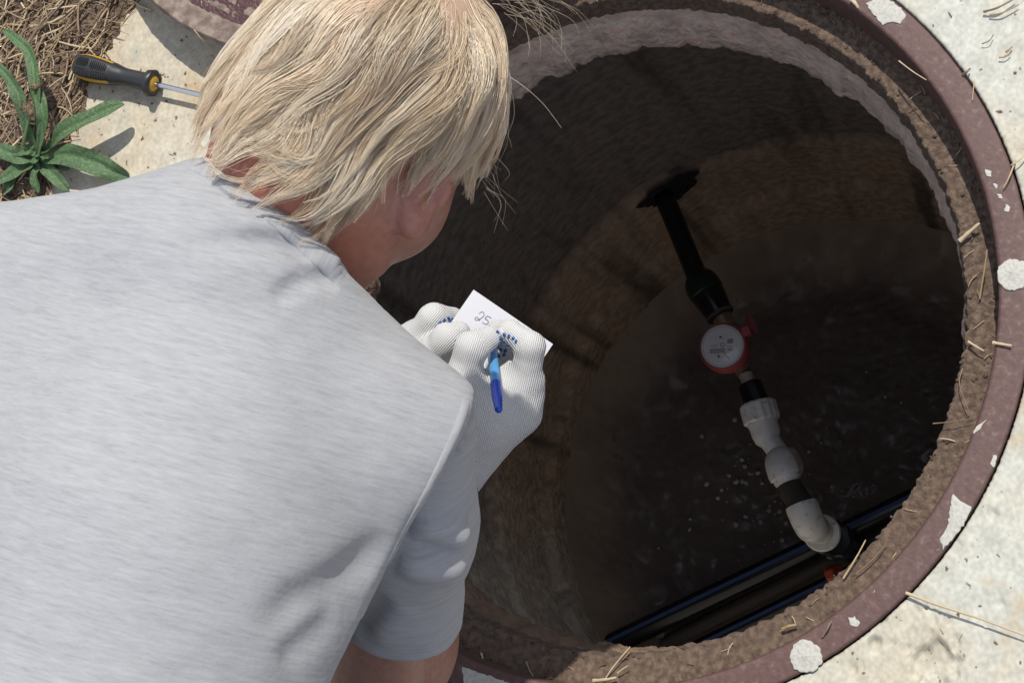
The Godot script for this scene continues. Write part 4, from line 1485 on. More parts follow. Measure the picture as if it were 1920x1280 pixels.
func person() -> void:
	var root := thing("person", "fair-haired person in pale grey t-shirt and white gloves bending over the opening", "person", Vector3(-0.5447, 0.0000, 0.3242))
	var t := HEAD
	var rs: Vector3 = Vector3(-0.0180, 0.4075, 0.1869)
	var ls: Vector3 = Vector3(-0.3055, 0.4717, 0.0807)
	var elbow: Vector3 = Vector3(-0.1538, 0.1754, 0.3960)
	var wrist: Vector3 = Vector3(-0.1464, 0.0225, 0.1556)
	var lelbow: Vector3 = Vector3(-0.3713, 0.1534, 0.1480)
	var lwrist: Vector3 = Vector3(-0.2260, -0.0008, 0.0744)
	var neck_low: Vector3 = Vector3(-0.1134, 0.4708, 0.0621)
	var hips: Vector3 = Vector3(-0.2301, 0.5057, 0.5530)
	var lat := ((Vector3(0.0208, 0.4350, 0.1646)) - (Vector3(-0.2533, 0.5238, 0.0486))).normalized()
	var spine := ((Vector3(-0.0935, 0.5032, 0.0475)) - hips).normalized()
	# ------------------------------------------------------------------ body
	var axis0 := (elbow - rs).normalized()
	var f := Field.new()
	f.unit = SMALL
	head_shape(f, t)
	ears(f, t)
	f.unit = 1.0
	f.cap(t * Vector3(0, -0.050, -0.030), neck_low, 0.054, 0.050, 0.035)
	f.cap(t * Vector3(0, -0.070, 0.000), neck_low, 0.034, 0.040, 0.035)
	f.cap(neck_low, rs, 0.032, 0.024, 0.02)
	f.cap(neck_low, ls, 0.045, 0.032, 0.04)
	f.cap(Vector3(-0.1371, 0.4469, 0.1231), Vector3(-0.1673, 0.4634, 0.2525), 0.066, 0.090, 0.05)
	f.cap(Vector3(-0.1673, 0.4634, 0.2525), hips, 0.09, 0.10, 0.05)
	f.cap(rs + axis0 * 0.03, elbow, 0.022, 0.041, 0.008)
	f.cap(elbow, elbow.lerp(wrist, 0.35), 0.043, 0.043, 0.03)
	f.cap(elbow.lerp(wrist, 0.35), wrist, 0.043, 0.029, 0.03)
	f.cap(ls, lelbow, 0.042, 0.039, 0.02)
	f.cap(lelbow, lwrist, 0.039, 0.028, 0.03)
	var m := MB.new()
	var hb := AABB(t.origin, Vector3.ZERO).expand(neck_low).grow(0.155)
	nets(m, f, hb.position, hb.end, 0.0033)
	var lo := hips
	for p in [rs, ls, elbow, wrist, lelbow, lwrist, neck_low]:
		lo = Vector3(minf(lo.x, p.x), minf(lo.y, p.y), minf(lo.z, p.z))
	var hi := hips
	for p in [rs, ls, elbow, wrist, lelbow, lwrist, neck_low]:
		hi = Vector3(maxf(hi.x, p.x), maxf(hi.y, p.y), maxf(hi.z, p.z))
	var upto := m.v.size()
	nets(m, f, lo - Vector3.ONE * 0.14, hi + Vector3.ONE * 0.14, 0.007, hb.grow(-0.012))
	var inv := t.affine_inverse()
	for k in m.v.size():
		var q := inv * m.v[k]
		var c := Color(0.92, 0.90, 0.90)
		if k < upto:
			var burn := smoothstep(-0.030, -0.075, q.y) * smoothstep(0.045, -0.025, q.z)       # sunburnt nape
			c = c.lerp(Color(1.0, 0.70, 0.60), burn)
			c = c.lerp(Color(0.92, 0.74, 0.74), smoothstep(0.074, 0.080, absf(q.x)))
			if absf(q.x) < 0.026 and absf(q.y + 0.0755) < 0.014 and q.z > 0.085:
				c = Color(0.82, 0.55, 0.55)
		else:
			c = Color(0.80, 0.80, 0.80)
		m.c.append(c)
	var skin_v := m.v.duplicate()
	var skin_n := m.n.duplicate()
	var skin_i := m.i.duplicate()
	part("body", m, M.skin, root)
	for s in [-1.0, 1.0]:
		m = MB.new()
		m.lathe([Vector2(0.0, 0.0118), Vector2(0.004, 0.0112), Vector2(0.009, 0.0076), Vector2(0.0118, 0.0), Vector2(0.009, -0.0076), Vector2(0.0, -0.0118)], frame(t * Vector3(0.032 * s, -0.0065, 0.083), t.basis * Vector3(0, -0.25, 1)), 20)
		part("eye", m, mat(lin(0.6, 0.6, 0.58), 0.2), root)
		m = MB.new()
		for k in 26:
			var q: Vector3 = f.onto(t * Vector3((0.014 + 0.034 * k / 25.0) * s, 0.014 + 0.004 * sin(k * 0.12) + rnd(-0.002, 0.002), 0.095))
			m.tube([q, q + t.basis * Vector3(0.003 * s, 0.001, 0.002), q + t.basis * Vector3(0.007 * s, 0.0, 0.001)], [0.0005, 0.0004, 0.0001], 3)
		part("eyebrow", m, mat(lin(0.35, 0.26, 0.15), 0.5), root)
	# ------------------------------------------------------------------ shirt
	var sh := Field.new()
	sh.unit = 0.83
	sh.cap(Vector3(-0.0012, 0.4217, 0.1856), Vector3(-0.0876, 0.4499, 0.1428), 0.050, 0.063, 0.03)
	sh.cap(Vector3(-0.1143, 0.4930, 0.0648), Vector3(-0.3126, 0.5110, 0.0778), 0.064, 0.062, 0.05)
	sh.cap(Vector3(-0.1246, 0.4734, 0.1257), Vector3(-0.1522, 0.4889, 0.2555), 0.095, 0.14, 0.07)
	sh.cap(Vector3(-0.1096, 0.4779, 0.0836), Vector3(-0.0784, 0.4307, 0.1798), 0.072, 0.078, 0.06)
	sh.cap(Vector3(-0.1522, 0.4889, 0.2555), Vector3(-0.2052, 0.5128, 0.5039), 0.14, 0.16, 0.07)
	sh.cap(Vector3(-0.0492, 0.4153, 0.2011), Vector3(-0.1169, 0.3956, 0.2918), 0.076, 0.096, 0.06)
	sh.cap(Vector3(-0.1169, 0.3956, 0.2918), Vector3(-0.1746, 0.3986, 0.4635), 0.096, 0.115, 0.06)
	sh.cap(Vector3(-0.2564, 0.4775, 0.1547), Vector3(-0.3379, 0.4856, 0.3214), 0.090, 0.115, 0.06)
	sh.cap(Vector3(-0.3379, 0.4856, 0.3214), Vector3(-0.3481, 0.4943, 0.5115), 0.115, 0.125, 0.06)
	var view := (Vector3(-0.3908, -0.3506, 0.1012)) - (Vector3(0.0197, 0.5584, 0.2373))
	view = view.normalized()
	var s1: Vector3 = Vector3(0.0350, 0.4297, 0.1653)
	var s2: Vector3 = Vector3(-0.0749, 0.3971, 0.3181)
	var nr := (s2 - s1).cross(view).normalized()
	if nr.dot(lat) < 0.0:
		nr = -nr
	sh.cut(s1, nr + view * 0.22, 0.009)
	# neck opening
	var ca: Vector3 = Vector3(-0.1349, 0.5136, 0.0081)
	var cb: Vector3 = Vector3(-0.0527, 0.4421, 0.0918)
	var cm: Vector3 = Vector3(-0.0713, 0.5216, 0.0507)
	var cn := (cb - ca).cross(cm - ca).normalized()
	if cn.dot(t.origin - ca) < 0.0:
		cn = -cn
	sh.cut(ca, cn, 0.006)
	sh.cut(hips, -spine, 0.02)
	for q in [[[Vector3(-0.1164, 0.5573, 0.0823), Vector3(-0.0920, 0.5494, 0.0790), Vector3(-0.0669, 0.5404, 0.0794), Vector3(-0.0479, 0.5324, 0.0843), Vector3(-0.0299, 0.5226, 0.0988)], -0.0085, 0.0075],
			[[Vector3(-0.0868, 0.5499, 0.0691), Vector3(-0.0645, 0.5421, 0.0685), Vector3(-0.0428, 0.5328, 0.0751)], 0.004, 0.011],
			[[Vector3(-0.0665, 0.5315, 0.1166), Vector3(-0.0515, 0.5285, 0.1067), Vector3(-0.0352, 0.5240, 0.1011), Vector3(-0.0229, 0.5184, 0.1060)], -0.0085, 0.0075],
			[[Vector3(-0.0474, 0.5298, 0.0948), Vector3(-0.0313, 0.5250, 0.0909), Vector3(-0.0220, 0.5207, 0.0948)], 0.004, 0.010],
			[[Vector3(-0.0929, 0.4928, 0.3220), Vector3(-0.0627, 0.4870, 0.3006), Vector3(-0.0312, 0.4799, 0.2832), Vector3(-0.0026, 0.4748, 0.2614)], -0.0075, 0.0150],
			[[Vector3(-0.0784, 0.4830, 0.3418), Vector3(-0.0598, 0.4802, 0.3253), Vector3(-0.0379, 0.4763, 0.3089)], -0.0055, 0.0140]]:
		fold_on(sh, q[0], q[1], q[2])
	sh.noise = noise(131, 9.0, 3)
	sh.noise_amp = 0.0022
	m = MB.new()
	nets(m, sh, (Vector3(-0.1543, 0.4853, 0.2551)) - Vector3(0.42, 0.30, 0.42), (Vector3(-0.1543, 0.4853, 0.2551)) + Vector3(0.42, 0.24, 0.60), 0.0055)
	cloth_uv(m, lat, spine)
	var shirt := part("t_shirt", m, M.cloth, root)
	# sleeve
	var sl := Field.new()
	var axis := (elbow - rs).normalized()
	var hem: Vector3 = Vector3(-0.0791, 0.2955, 0.2941)
	sl.cap(Vector3(-0.0143, 0.4126, 0.1871), Vector3(-0.0374, 0.3693, 0.2403), 0.0405, 0.0415, 0.03)
	sl.cap(Vector3(-0.0374, 0.3693, 0.2403), Vector3(-0.0995, 0.2508, 0.3393), 0.0415, 0.0490, 0.03)
	sl.cut(hem, axis, 0.005)
	sl.carve(Vector3(-0.0537, 0.3331, 0.2665), Vector3(-0.1080, 0.2306, 0.3549), 0.032, 0.0420, 0.003)
	sl.unit = 0.85
	for q in [[[Vector3(-0.0159, 0.4271, 0.2486), Vector3(-0.0026, 0.4222, 0.2493), Vector3(0.0066, 0.4185, 0.2510), Vector3(0.0103, 0.3949, 0.2534), Vector3(0.0013, 0.3557, 0.2485)], 0.0170, 0.0110],
			[[Vector3(-0.0242, 0.4247, 0.2713), Vector3(-0.0109, 0.4079, 0.2763), Vector3(0.0011, 0.3927, 0.2765), Vector3(-0.0017, 0.3517, 0.2703)], 0.0170, 0.0110],
			[[Vector3(-0.0108, 0.4222, 0.2617), Vector3(0.0029, 0.4167, 0.2644), Vector3(0.0074, 0.3933, 0.2646)], -0.003, 0.007],
			[[Vector3(0.0312, 0.4287, 0.1699), Vector3(0.0277, 0.4272, 0.1817), Vector3(0.0238, 0.4268, 0.1893)], 0.006, 0.008],
			[[Vector3(0.0249, 0.4256, 0.1927), Vector3(0.0220, 0.4259, 0.1961), Vector3(0.0184, 0.4263, 0.1996)], 0.005, 0.006],
			[[Vector3(-0.0543, 0.4245, 0.3179), Vector3(-0.0434, 0.4235, 0.3058), Vector3(-0.0324, 0.4228, 0.2920)], -0.008, 0.012],
			[[Vector3(-0.0447, 0.4199, 0.3230), Vector3(-0.0288, 0.4171, 0.3110), Vector3(-0.0146, 0.4148, 0.2989)], 0.003, 0.02]]:
		fold_on(sl, q[0], q[1], q[2])
	sl.noise = noise(132, 16.0, 3)
	sl.noise_amp = 0.0016
	m = MB.new()
	var sb := AABB(rs, Vector3.ZERO).expand(hem).grow(0.085)
	nets(m, sl, sb.position, sb.end, 0.0031)
	cloth_uv(m, (lat + axis * 0.7).normalized(), axis)
	part("sleeve", m, M.cloth, shirt)
	var sl2 := Field.new()
	var axis2 := (lelbow - ls).normalized()
	sl2.cap(ls, ls + axis2 * 0.20, 0.046, 0.052, 0.03)
	sl2.cut(ls + axis2 * 0.17, axis2, 0.005)
	sl2.carve(ls + axis2 * 0.10, ls + axis2 * 0.26, 0.040, 0.046, 0.003)
	sl2.noise = sl.noise
	sl2.noise_amp = 0.002
	m = MB.new()
	var sb2 := AABB(ls, Vector3.ZERO).expand(ls + axis2 * 0.18).grow(0.075)
	nets(m, sl2, sb2.position, sb2.end, 0.0065)
	cloth_uv(m, lat, axis2)
	part("sleeve", m, M.cloth, shirt)
	# ribbed neck band and the turned edge of the armhole, sewn on top of the back
	part("neck_band", band(sh, ca, cb, cn, view, [[0.0004, 0.0002], [0.0012, 0.0011], [0.006, 0.0014], [0.012, 0.0013], [0.0150, 0.0012], [0.0162, -0.0008]], lat), M.cloth, shirt)
	part("armhole_seam", band(sh, s1, s2, (nr + view * 0.22).normalized(), view, [[0.0055, -0.0006], [0.0062, 0.0009], [0.0085, 0.0011], [0.0112, 0.0009], [0.0120, -0.0008]], lat), M.cloth, shirt)
	# ------------------------------------------------------------------ lower body, kneeling
	var lowf := Field.new()
	var kn := [hips + Vector3(0.12, 0, 0), hips + Vector3(-0.13, 0, 0)]
	lowf.cap(hips + Vector3(0.05, -0.02, 0.03), hips + Vector3(-0.06, -0.02, 0.03), 0.112, 0.112, 0.05)
	lowf.cap(hips + Vector3(0, -0.02, 0), hips - spine * 0.04, 0.105, 0.115, 0.05)
	lowf.cut(hips + spine * 0.02, spine, 0.01)
	for k in 2:
		var knee := Vector3(kn[k].x, 0.065, hips.z + 0.02)
		lowf.cap(kn[k] + Vector3(0, 0.0, 0.04), knee, 0.088, 0.062, 0.03)
		lowf.cap(knee, knee + Vector3(0, -0.005, 0.40), 0.062, 0.045, 0.03)
	m = MB.new()
	nets(m, lowf, hips - Vector3(0.34, 0.70, 0.30), hips + Vector3(0.34, 0.24, 0.60), 0.011)
	part("trousers", m, M.trousers, root)
	for k in 2:
		var heel := Vector3(kn[k].x, 0.055, hips.z + 0.45)
		var sf := Field.new()
		sf.cap(heel, heel + Vector3(0, 0.02, 0.10), 0.042, 0.040, 0.03)
		sf.cap(heel + Vector3(0, 0.03, 0.08), heel + Vector3(0, -0.012, 0.02), 0.040, 0.036, 0.03)
		m = MB.new()
		nets(m, sf, heel - Vector3.ONE * 0.12, heel + Vector3.ONE * 0.20, 0.009)
		part("shoe", m, M.shoe, root)
	gloves(root, wrist, lwrist)
	hair(root, t, skin_v, skin_n, skin_i, upto)
	paper_and_pen()

func fold_on(f: Field, pts: Array, height: float, width: float) -> void:
	var o := []
	for p in smoothed(pts, 3):
		o.append(landed(f, p))
	f.fold(o, height, width)

# a strip of cloth that follows a cut edge of the shirt: rows are [distance from the edge, height above the cloth]
func band(f: Field, a: Vector3, b: Vector3, n: Vector3, view: Vector3, rows_at: Array, lat: Vector3) -> MB:
	var m := MB.new()
	var along := (view - n * view.dot(n)).normalized()
	var rows := []
	for r in rows_at:
		var row := []
		for k in 90:
			var u := 0.015 + 0.965 * k / 89.0
			var q: Vector3 = a.lerp(b, u) - n * r[0] - along * 0.16
			for s in 80:
				var e := f.d(q)
				if e < 0.0003:
					break
				q += along * minf(e * 0.8, 0.02)
			var tuck: float = smoothstep(0.0, 0.08, u) * smoothstep(1.0, 0.92, u)
			row.append(q + f.grad(q).normalized() * lerpf(-0.001, r[1], tuck))
		rows.append(row)
	m.sheet(rows, false)
	m.smooth()
	if m.n[m.n.size() / 2].dot(view) > 0.0:
		m = MB.new()
		m.sheet(rows, false, true)
		m.smooth()
	for p in m.v:
		m.uv.append(Vector2(p.dot((b - a).normalized()), p.dot(lat) * 1.0) / 0.55)
	return m

# the point where the line of sight through p meets the cloth
func landed(f: Field, p: Vector3) -> Vector3:
	var d: Vector3 = (p - CAMERA).normalized()
	var q: Vector3 = p - d * 0.16
	for k in 46:
		var e := f.d(q)
		if e < 0.0004:
			break
		q += d * minf(e * 0.8, 0.03)
	return q

func cloth_uv(m: MB, u: Vector3, v: Vector3) -> void:
	for p in m.v:
		m.uv.append(Vector2(p.dot(u), p.dot(v)) / 0.55)

func gloves(root: Node3D, wrist: Vector3, lwrist: Vector3) -> void:
	# right hand: thumb and index close on the pen, the other fingers curl under
	var g := Field.new()
	g.cap(wrist + (wrist - (Vector3(-0.0906, 0.0432, 0.0980))) * 0.35, Vector3(-0.0973, 0.0430, 0.1000), 0.0235, 0.0295, 0.02)
	g.cap(wrist, Vector3(-0.0821, 0.0341, 0.1009), 0.0235, 0.020, 0.025)
	g.cap(Vector3(-0.0748, 0.0344, 0.1023), Vector3(-0.0640, 0.0491, 0.0788), 0.019, 0.0165, 0.02)
	g.cap(Vector3(-0.0946, 0.0463, 0.0910), Vector3(-0.0756, 0.0423, 0.0792), 0.022, 0.018, 0.02)
	g.cap(Vector3(-0.0630, 0.0519, 0.0794), Vector3(-0.0511, 0.0703, 0.0523), 0.0150, 0.0125, 0.006)          # index
	g.cap(Vector3(-0.0511, 0.0703, 0.0523), Vector3(-0.0707, 0.0658, 0.0362), 0.0125, 0.0105, 0.005)
	g.cap(Vector3(-0.0707, 0.0658, 0.0362), Vector3(-0.0896, 0.0531, 0.0311), 0.0105, 0.0090, 0.004)
	g.cap(Vector3(-0.0683, 0.0354, 0.0882), Vector3(-0.0677, 0.0353, 0.0597), 0.0135, 0.0120, 0.005)          # middle
	g.cap(Vector3(-0.0677, 0.0353, 0.0597), Vector3(-0.0890, 0.0407, 0.0459), 0.0115, 0.0098, 0.004)
	g.cap(Vector3(-0.0746, 0.0262, 0.1000), Vector3(-0.0790, 0.0283, 0.0744), 0.0130, 0.0110, 0.005)          # ring
	g.cap(Vector3(-0.0790, 0.0283, 0.0744), Vector3(-0.0960, 0.0356, 0.0598), 0.0105, 0.0092, 0.004)
	g.cap(Vector3(-0.0865, 0.0216, 0.1143), Vector3(-0.0915, 0.0264, 0.0877), 0.0115, 0.0100, 0.005)          # little finger
	g.cap(Vector3(-0.0915, 0.0264, 0.0877), Vector3(-0.1058, 0.0342, 0.0718), 0.0095, 0.0085, 0.004)
	g.cap(Vector3(-0.1035, 0.0498, 0.1129), Vector3(-0.1093, 0.0843, 0.0809), 0.0220, 0.0165, 0.020)          # thumb
	g.cap(Vector3(-0.1093, 0.0843, 0.0809), Vector3(-0.0969, 0.0958, 0.0551), 0.0150, 0.0142, 0.008)
	g.cap(Vector3(-0.0969, 0.0958, 0.0551), Vector3(-0.0850, 0.0823, 0.0435), 0.0138, 0.0105, 0.006)
	g.noise = noise(141, 30.0, 2)
	g.noise_amp = 0.0012
	glove("glove", g, AABB(wrist, Vector3.ZERO).expand(Vector3(-0.0408, 0.0915, 0.0526)).expand(Vector3(-0.1096, 0.0943, 0.0481)).grow(0.05), root, (Vector3(-0.0721, 0.0591, 0.0484)) - wrist,
		[[930, 622], [0, 0]], 0)
	var dots := MB.new()
	for p in [Vector3(-0.0729, 0.0946, 0.0422), Vector3(-0.0711, 0.0926, 0.0477), Vector3(-0.0673, 0.0920, 0.0445), Vector3(-0.0635, 0.0903, 0.0459), Vector3(-0.0601, 0.0887, 0.0477), Vector3(-0.0581, 0.0873, 0.0504), Vector3(-0.0724, 0.0918, 0.0532), Vector3(-0.0682, 0.0910, 0.0504), Vector3(-0.0649, 0.0891, 0.0532), Vector3(-0.0710, 0.0902, 0.0578), Vector3(-0.0671, 0.0886, 0.0587), Vector3(-0.0731, 0.0897, 0.0632), Vector3(-0.0686, 0.0883, 0.0623)]:
		dot(dots, g, p, 0.0017)
	var right: Node3D = root.get_node("glove")
	part("grip_dots", dots, M.dots, right)
	# left hand: thumb on top of the note, fingers below it
	g = Field.new()
	g.cap(lwrist, Vector3(-0.1879, 0.0119, 0.0458), 0.031, 0.032, 0.02)
	g.cap(Vector3(-0.1879, 0.0119, 0.0458), Vector3(-0.1774, 0.0179, 0.0272), 0.030, 0.020, 0.02)
	g.cap(Vector3(-0.1807, 0.0294, 0.0344), Vector3(-0.1559, 0.0420, 0.0125), 0.0175, 0.0140, 0.012)           # index
	g.cap(Vector3(-0.1559, 0.0420, 0.0125), Vector3(-0.1440, 0.0210, 0.0098), 0.0138, 0.0105, 0.006)
	g.cap(Vector3(-0.1440, 0.0210, 0.0098), Vector3(-0.1328, 0.0082, 0.0192), 0.0105, 0.0090, 0.004)
	g.cap(Vector3(-0.1800, 0.0114, 0.0359), Vector3(-0.1569, 0.0087, 0.0123), 0.0150, 0.0120, 0.006)           # middle
	g.cap(Vector3(-0.1569, 0.0087, 0.0123), Vector3(-0.1338, 0.0054, 0.0329), 0.0115, 0.0095, 0.004)
	g.cap(Vector3(-0.1802, -0.0024, 0.0487), Vector3(-0.1548, -0.0068, 0.0289), 0.0145, 0.0115, 0.006)           # ring
	g.cap(Vector3(-0.1548, -0.0068, 0.0289), Vector3(-0.1316, -0.0030, 0.0468), 0.0110, 0.0092, 0.004)
	g.cap(Vector3(-0.1814, -0.0060, 0.0660), Vector3(-0.1570, -0.0128, 0.0483), 0.0130, 0.0105, 0.006)           # little finger
	g.cap(Vector3(-0.1570, -0.0128, 0.0483), Vector3(-0.1367, -0.0083, 0.0634), 0.0100, 0.0085, 0.004)
	g.cap(Vector3(-0.1793, 0.0278, 0.0622), Vector3(-0.1535, 0.0467, 0.0490), 0.0190, 0.0165, 0.012)           # thumb
	g.cap(Vector3(-0.1535, 0.0467, 0.0490), Vector3(-0.1337, 0.0598, 0.0371), 0.0158, 0.0145, 0.007)
	g.cap(Vector3(-0.1337, 0.0598, 0.0371), Vector3(-0.1269, 0.0533, 0.0313), 0.0142, 0.0118, 0.006)
	g.noise = noise(142, 30.0, 2)
	g.noise_amp = 0.0012
	glove("glove", g, AABB(lwrist, Vector3.ZERO).expand(Vector3(-0.1134, 0.0586, 0.0205)).expand(Vector3(-0.1466, -0.0283, 0.0616)).grow(0.045), root, (Vector3(-0.1382, 0.0355, 0.0135)) - lwrist, [], 1)
	dots = MB.new()
	for p in [Vector3(-0.1426, 0.0676, 0.0267), Vector3(-0.1391, 0.0673, 0.0229), Vector3(-0.1353, 0.0665, 0.0205), Vector3(-0.1315, 0.0655, 0.0186), Vector3(-0.1304, 0.0643, 0.0224), Vector3(-0.1284, 0.0643, 0.0191)]:
		dot(dots, g, p, 0.0018)
	part("grip_dots", dots, M.dots, root.get_node("glove_001"))

func glove(called: String, g: Field, box: AABB, root: Node3D, along: Vector3, _a: Array, _b: int) -> void:
	var m := MB.new()
	nets(m, g, box.position, box.end, 0.0021)
	var view := ((Vector3(-0.2640, -0.3672, -0.0209)) - (Vector3(0.0831, 0.5501, 0.1763))).normalized()
	for p in m.v:                               # the ribs of the knit run along each finger
		var best := 1e9
		var at := 0
		for k in g.kind.size():
			var ba := g.b[k] - g.a[k]
			var tt := clampf((p - g.a[k]).dot(ba) / ba.length_squared(), 0.0, 1.0)
			var e := p.distance_to(g.a[k] + ba * tt) - lerpf(g.ra[k], g.rb[k], tt)
			if e < best:
				best = e
				at = k
		var axis := (g.b[at] - g.a[at]).normalized()
		axis = (axis - view * axis.dot(view) * 0.6 + along.normalized() * 0.25).normalized()
		var across := axis.cross(view).normalized()
		m.uv.append(Vector2(p.dot(across), p.dot(axis)) / 0.030)
	part(called, m, M.glove, root)

func dot(m: MB, g: Field, p: Vector3, r: float) -> void:
	# from the front down onto the knit
	var dir := ((Vector3(-0.2617, -0.3609, -0.0514)) - (Vector3(0.0842, 0.5532, 0.1610))).normalized()
	for k in 40:
		var d := g.d(p)
		if d < 0.0003:
			break
		p += dir * maxf(d * 0.8, 0.0004)
	var n := g.grad(p).normalized()
	m.lathe([Vector2(r, -0.0006), Vector2(r, 0.0004), Vector2(r * 0.75, 0.0009), Vector2(0.0, 0.0011)], frame(p, n), 10, 0.0, TAU, func(rr, a, _y): return rr * (1.0 + 0.15 * cos(a * 2.0 + p.x * 900.0)))

func paper_and_pen() -> void:
	var a: Vector3 = Vector3(-0.1168, 0.0394, -0.0128)
	var b: Vector3 = Vector3(-0.0467, 0.0185, 0.0395)
	var n := ((Vector3(0.0842, 0.5532, 0.1610)) - (Vector3(-0.2617, -0.3609, -0.0514))).normalized()
	var ux := (b - a)
	var w := ux.length()
	ux /= w
	var uy := n.cross(ux).normalized()
	if uy.dot((Vector3(-0.1675, 0.0459, 0.0599)) - a) < 0.0:
		uy = -uy
	n = ux.cross(uy).normalized()
	if n.dot(view_back()) < 0.0:
		n = -n
	var t := thing("paper_note", "square white paper note with a handwritten 25, held in the gloved hands", "note", a)
	var m := MB.new()
	for side in [1.0, -1.0]:
		var rows := []
		for q in 13:
			var row := []
			for k in 13:
				var fx := k / 12.0
				var fy := q / 12.0
				row.append(a + ux * w * fx + uy * w * fy + n * (0.0018 * sin(fx * PI) * (1.0 - fy) + 0.00012 * side))
			rows.append(row)
		m.sheet(rows, false, side > 0.0)
	m.smooth()
	if m.n[0].dot(n) < 0.0:
		for k in m.n.size():
			m.n[k] = -m.n[k]
		for k in range(0, m.i.size(), 3):
			var s := m.i[k + 1]
			m.i[k + 1] = m.i[k + 2]
			m.i[k + 2] = s
	part("sheet", m, M.paper, t)
	m = MB.new()
	var strokes := [[Vector3(-0.0974, 0.0749, 0.0195), Vector3(-0.0955, 0.0746, 0.0181), Vector3(-0.0938, 0.0738, 0.0185), Vector3(-0.0935, 0.0732, 0.0209), Vector3(-0.0955, 0.0734, 0.0232), Vector3(-0.0987, 0.0741, 0.0251), Vector3(-0.1010, 0.0749, 0.0251), Vector3(-0.1013, 0.0754, 0.0232), Vector3(-0.0995, 0.0749, 0.0228), Vector3(-0.0978, 0.0739, 0.0246), Vector3(-0.0975, 0.0734, 0.0260)],
		[Vector3(-0.0874, 0.0704, 0.0237), Vector3(-0.0908, 0.0720, 0.0218), Vector3(-0.0928, 0.0722, 0.0242), Vector3(-0.0911, 0.0714, 0.0251), Vector3(-0.0903, 0.0707, 0.0270), Vector3(-0.0918, 0.0707, 0.0288), Vector3(-0.0940, 0.0716, 0.0284), Vector3(-0.0953, 0.0724, 0.0270)]]
	var eye: Vector3 = Vector3(0.4301, 1.4673, 0.3734)
	for s in strokes:
		var line := []
		for p in smoothed(s, 4):
			var d: Vector3 = (p - eye).normalized()
			var hit: Vector3 = eye + d * ((a - eye).dot(n) / d.dot(n))
			var fx: float = (hit - a).dot(ux) / w
			var fy: float = (hit - a).dot(uy) / w
			line.append(a + ux * w * fx + uy * w * fy + n * (0.0018 * sin(fx * PI) * (1.0 - fy) + 0.0003))
		m.tube(line, [0.00030], 5)
	part("handwriting", m, M.ink, t)
	# ballpoint pen
	var tip: Vector3 = Vector3(-0.1017, 0.0374, 0.0238)
	var tail: Vector3 = Vector3(-0.0618, 0.1219, 0.1174)
	var ax := (tip - tail)
	var l := ax.length()
	var pen := thing("pen", "clear blue ballpoint pen with dark blue end held in the right glove", "pen", tail)
	var x := frame(tail, ax)
	m = MB.new()
	m.lathe([Vector2(0.0, 0.0), Vector2(0.0030, 0.0), Vector2(0.0034, 0.001), Vector2(0.0046, 0.016), Vector2(0.0049, 0.022), Vector2(0.0049, 0.040), Vector2(0.0049, 0.040), Vector2(0.0, 0.0405)], x, 24)
	part("end_plug", m, M.pen_cap, pen)
	m = MB.new()
	m.lathe([Vector2(0.0047, 0.041), Vector2(0.0047, l - 0.03), Vector2(0.0044, l - 0.022), Vector2(0.0018, l - 0.006), Vector2(0.0016, l - 0.006)], x, 12)
	part("barrel", m, M.pen_clear, pen)
	m = MB.new()
	m.lathe([Vector2(0.0018, 0.042), Vector2(0.0018, l - 0.010), Vector2(0.0012, l - 0.006), Vector2(0.0004, l)], x, 12)
	part("refill", m, M.pen_cap, pen)

func view_back() -> Vector3:
	return ((Vector3(0.0842, 0.5532, 0.1610)) - (Vector3(-0.2617, -0.3609, -0.0514))).normalized()

